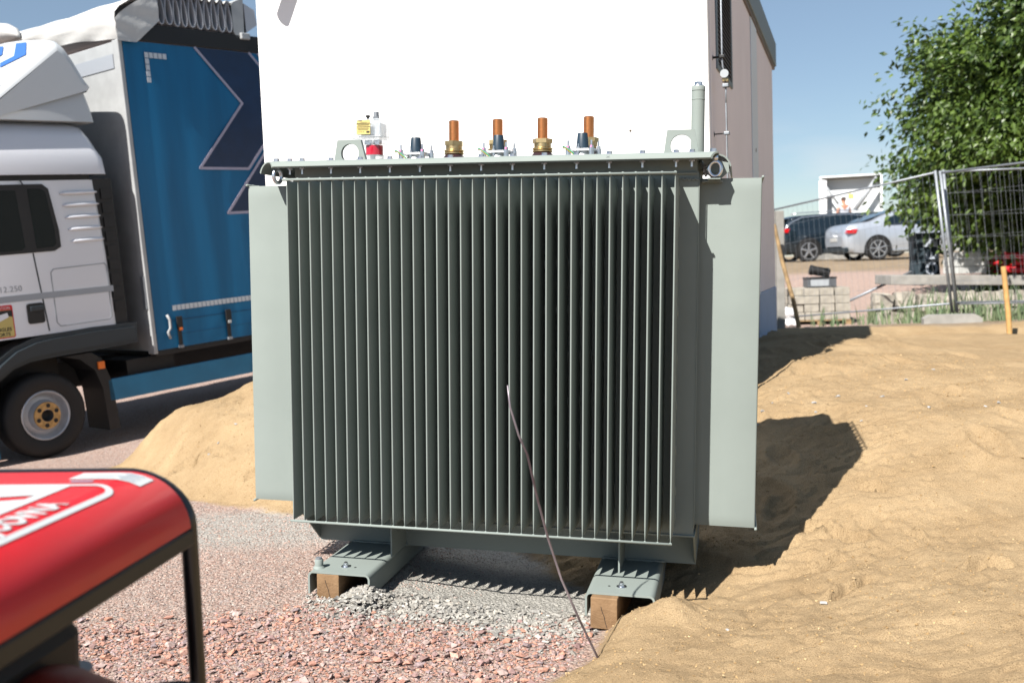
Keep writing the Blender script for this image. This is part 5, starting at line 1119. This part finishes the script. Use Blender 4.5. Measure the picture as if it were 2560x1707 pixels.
b = MB(); b.bbox(-1.27, -.95, -.2, -.05, .9, 3.3, .06); b.build('hanging_sheet', M['bagwhite'], WT)
b = MB(); b.bbox(-.1, .12, .48, .495, 2.52, 2.72, .002); b.build('yellow_sticker', M['label_y'], WT)
for x in (-1.0, 1.0): b = MB(); b.smooth = True; b.lathe([(.2, -.14), (.45, -.13), (.48, -.09), (.48, .12), (.3, .14)], 24, (x, .9 * 1, .47), axis='x'); b.build('wheel', M['tyre'], WT, autosm=50)

def person(loc, rz):
    Pn = thing('person', 'person in a pale grey T-shirt seen from behind, standing by the white lorry', 'person', loc, rz)
    J = {'pel': (0, 0, .98), 'wst': (0, 0, 1.12), 'chs': (0, .02, 1.36), 'nk': (0, 0, 1.53), 'hdb': (0, .01, 1.60), 'hd': (0, .02, 1.69), 'top': (0, .01, 1.775),
         'shl': (-.19, 0, 1.46), 'ell': (-.27, -.02, 1.18), 'wrl': (-.25, .10, .95), 'hnl': (-.245, .13, .87), 'shr': (.19, 0, 1.46), 'elr': (.30, .02, 1.20), 'wrr': (.30, .20, 1.04), 'hnr': (.29, .27, 1.0),
         'hpl': (-.10, 0, .93), 'knl': (-.12, .02, .50), 'anl': (-.13, -.02, .09), 'tol': (-.14, .13, .04), 'hpr': (.10, 0, .93), 'knr': (.13, .02, .50), 'anr': (.15, -.02, .09), 'tor': (.17, .13, .04)}
    RR = {'pel': .15, 'wst': .145, 'chs': .16, 'nk': .062, 'hdb': .075, 'hd': .098, 'top': .06, 'shl': .075, 'ell': .048, 'wrl': .034, 'hnl': .04, 'shr': .075, 'elr': .048, 'wrr': .034, 'hnr': .04, 'hpl': .105, 'knl': .07, 'anl': .05, 'tol': .04, 'hpr': .105, 'knr': .07, 'anr': .05, 'tor': .04}
    E_ = [('pel', 'wst'), ('wst', 'chs'), ('chs', 'nk'), ('nk', 'hdb'), ('hdb', 'hd'), ('hd', 'top'), ('chs', 'shl'), ('shl', 'ell'), ('ell', 'wrl'), ('wrl', 'hnl'), ('chs', 'shr'), ('shr', 'elr'), ('elr', 'wrr'), ('wrr', 'hnr'), ('pel', 'hpl'), ('hpl', 'knl'), ('knl', 'anl'), ('anl', 'tol'), ('pel', 'hpr'), ('hpr', 'knr'), ('knr', 'anr'), ('anr', 'tor')]
    def skin_mesh(names, edges, grow, name_, mats_, root):
        idx = {n_: i for i, n_ in enumerate(names)}; me = bpy.data.meshes.new(name_); me.from_pydata([J[n_] for n_ in names], [(idx[a], idx[c_]) for a, c_ in edges], []); o = bpy.data.objects.new(name_, me); scn.collection.objects.link(o)
        md = o.modifiers.new('skin', 'SKIN'); sd_ = me.skin_vertices[0].data
        for n_ in names: sd_[idx[n_]].radius = (RR[n_] * grow, RR[n_] * grow * (.72 if n_ in ('pel', 'wst', 'chs') else 1)); sd_[idx[n_]].use_root = (n_ == root)
        o.modifiers.new('sub', 'SUBSURF').levels = 2
        bpy.context.view_layer.update(); me2 = bpy.data.meshes.new_from_object(o.evaluated_get(bpy.context.evaluated_depsgraph_get())); bpy.data.objects.remove(o)
        me2.materials.clear(); me2.materials.append(mats_); [setattr(p_, 'use_smooth', True) for p_ in me2.polygons]; return link(name_, me2, Pn)
    skin_mesh(list(J), E_, 1.0, 'body', M['skin'], 'pel')
    sn = ['pel', 'wst', 'chs', 'shl', 'shr']; J2 = dict(J); J['sl'] = (-.235, -.01, 1.32); J['sr'] = (.25, .01, 1.33); RR['sl'] = .066; RR['sr'] = .066
    skin_mesh(['pel', 'wst', 'chs', 'shl', 'shr', 'sl', 'sr'], [('pel', 'wst'), ('wst', 'chs'), ('chs', 'shl'), ('chs', 'shr'), ('shl', 'sl'), ('shr', 'sr')], 1.12, 'shirt', M['shirt'], 'wst')
    skin_mesh(['pel', 'hpl', 'knl', 'anl', 'hpr', 'knr', 'anr'], [('pel', 'hpl'), ('hpl', 'knl'), ('knl', 'anl'), ('pel', 'hpr'), ('hpr', 'knr'), ('knr', 'anr')], 1.12, 'trousers', M['trousers'], 'pel')
    b = MB(); b.smooth = True; b.lathe([(.098, 0), (.103, .03), (.09, .075), (.05, .105), (.0, .112)], 20, (0, .0, 1.675)); b.build('hair', M['hair'], Pn, autosm=60)
person((12.75, 38.0, H(12.75, 38) + .55), R(12))
b = MB(); b.bbox(-.9, .9, -.6, .6, -.1, .55, .03); b.build('loading_platform', M['concrete'], None, loc=(12.75, 38.0, H(12.75, 38)), label='low concrete loading platform under the standing person', cat='platform')

# ================================================================ tree
TR = thing('leafy_tree', 'large leafy green tree behind the mesh fence at the right edge', 'tree', (10.95, 17.6, H(10.95, 17.6) - .05))
b = MB(); b.smooth = True
b.tube([(0, 0, 0), (.05, .02, .9), (-.05, 0, 2.0), (.1, .1, 3.4), (0, 0, 5.2), (.1, 0, 7.2)], [.24, .19, .17, .14, .10, .04], 12); b.build('trunk', M['bark'], TR)
for k in range(16):
    a = k * 2.4; z = 1.7 + .30 * k; r_ = (3.0 - .10 * k); p0 = (0, 0, z); p1 = (r_ * .5 * math.cos(a), r_ * .5 * math.sin(a), z + .45); p2 = (r_ * math.cos(a), r_ * math.sin(a), z + .35)
    b = MB(); b.smooth = True; b.tube([p0, p1, p2], [.07, .045, .012], 7); b.build('limb', M['bark'], TR)
def leaf_mass(ncl, per, seed):
    rg = np.random.default_rng(seed)
    nb = max(30, ncl // 15); u = rg.normal(size=(nb, 3)); u /= np.linalg.norm(u, axis=1)[:, None]; rad = rg.uniform(.10, 1.0, nb) ** .42
    cz = 3.3; c_ = u * rad[:, None]; lo = c_[:, 2] < 0
    B_ = np.stack([c_[:, 0] * 3.6, c_[:, 1] * 3.1, np.where(lo, c_[:, 2] * 2.0, c_[:, 2] * 5.2)], 1)
    B_[:, 2] += cz; bk = rg.integers(0, nb, ncl)
    C_ = B_[bk] + rg.normal(size=(ncl, 3)) * np.array([.34, .34, .24]) - np.array([0, 0, 1]) * (np.abs(rg.normal(size=(ncl, 1))) * .12)
    N = ncl * per; cl = np.repeat(np.arange(ncl), per)
    out_ = C_ - np.array([0, 0, cz]); out_ /= np.linalg.norm(out_, axis=1)[:, None] + 1e-6
    t = rg.uniform(-.5, .5, N); off = rg.normal(size=(N, 3)) * np.array([.13, .13, .12])
    P0 = C_[cl] + out_[cl] * t[:, None] * .8 + off; P0[:, 2] -= np.abs(t) * .18
    d = out_[cl] * .8 + rg.normal(size=(N, 3)) * .7; d[:, 2] -= .75; d /= np.linalg.norm(d, axis=1)[:, None]
    s = np.cross(d, rg.normal(size=(N, 3)) * .55 + np.array([0, 0, 1])); s /= np.linalg.norm(s, axis=1)[:, None] + 1e-6; nn = np.cross(s, d)
    ln = rg.uniform(.10, .17, N)[:, None]; wd = ln * rg.uniform(.22, .30, N)[:, None]
    A = P0; B1 = P0 + d * ln * .45 + s * wd - nn * ln * .05; B2 = P0 + d * ln * .45 - s * wd - nn * ln * .05; Cc = P0 + d * ln * .5; D = P0 + d * ln + nn * -ln * .18
    V = np.stack([A, B1, D, B2, Cc], 1).reshape(-1, 3); base_ = (np.arange(N) * 5)[:, None]
    F_ = np.concatenate([base_ + np.array([[0, 1, 4]]), base_ + np.array([[1, 2, 4]]), base_ + np.array([[2, 3, 4]]), base_ + np.array([[3, 0, 4]])], 1).reshape(-1, 3)
    me = bpy.data.meshes.new('crown'); me.vertices.add(len(V)); me.vertices.foreach_set('co', V.ravel()); me.loops.add(F_.size); me.loops.foreach_set('vertex_index', F_.ravel().astype(np.int32)); me.polygons.add(len(F_)); me.polygons.foreach_set('loop_start', np.arange(0, F_.size, 3, dtype=np.int32)); me.update(calc_edges=True); me.shade_flat()
    tone = np.clip(rg.uniform(0, .45, nb)[bk][cl] + rg.uniform(0, .55, N), 0, .96); tone = np.where(rg.uniform(0, 1, ncl)[cl] > .9985, 1.0, tone)
    at_ = me.attributes.new('tone', 'FLOAT', 'POINT'); at_.data.foreach_set('value', np.repeat(tone, 5).astype(np.float32)); me.materials.append(M['leaf']); return me
cr_o = link('crown', leaf_mass(4600, 40, 5), TR); cr_o['kind'] = 'stuff'
# scrub hedge behind the tree keeps the space under the crown dark
HG = leaf_mass(600, 40, 9); ho = link('dark_hedge', HG, None, (12.0, 20.0, -.2), 'dark dense hedge in the shade behind the tree', 'hedge', kind='stuff'); ho.scale = (.95, .55, .48)
# weeds along the fence
def weeds(name, pts, label, hmin, hmax, n_each, spread):
    V = []; F_ = []
    for (x, y) in pts:
        for k in range(n_each):
            xx = x + rng.normal() * spread; yy = y + rng.normal() * spread * .7; z = H(xx, yy) if k % 6 == 0 else z; h_ = rng.uniform(hmin, hmax); a = rng.uniform(0, 6.28); w_ = rng.uniform(.006, .014); lx, ly = rng.normal() * .22 * h_, rng.normal() * .22 * h_
            o = len(V); V += [(xx - w_ * math.cos(a), yy - w_ * math.sin(a), z - .02), (xx + w_ * math.cos(a), yy + w_ * math.sin(a), z - .02), (xx + lx * .4 + w_ * math.cos(a), yy + ly * .4 + w_ * math.sin(a), z + h_ * .55), (xx + lx * .4 - w_ * math.cos(a), yy + ly * .4 - w_ * math.sin(a), z + h_ * .55), (xx + lx, yy + ly, z + h_)]
            F_ += [(o, o + 1, o + 2, o + 3), (o + 3, o + 2, o + 4)]
    me = bpy.data.meshes.new(name); me.from_pydata(V, [], F_); me.materials.append(M['weed']); link(name, me, None, label=label, cat='weeds', kind='stuff')
weeds('weeds', [(5.2 + .13 * k, 15.9 - .09 * k + .5 * math.sin(k * 1.9)) for k in range(26) if k % 5 != 2], 'thin blue green weeds growing along the foot of the fence', .06, .36, 16, .20)
weeds('weeds', [(6.4 + .1 * k, 15.6 + .4 * math.sin(k)) for k in range(24)], 'taller weeds in front of the stones right of the fence posts', .12, .62, 15, .24)
weeds('grass_tuft', [(6.35 + .06 * k, 17.3) for k in range(6)], 'bright green grass tuft left of the concrete slab', .15, .36, 60, .10)
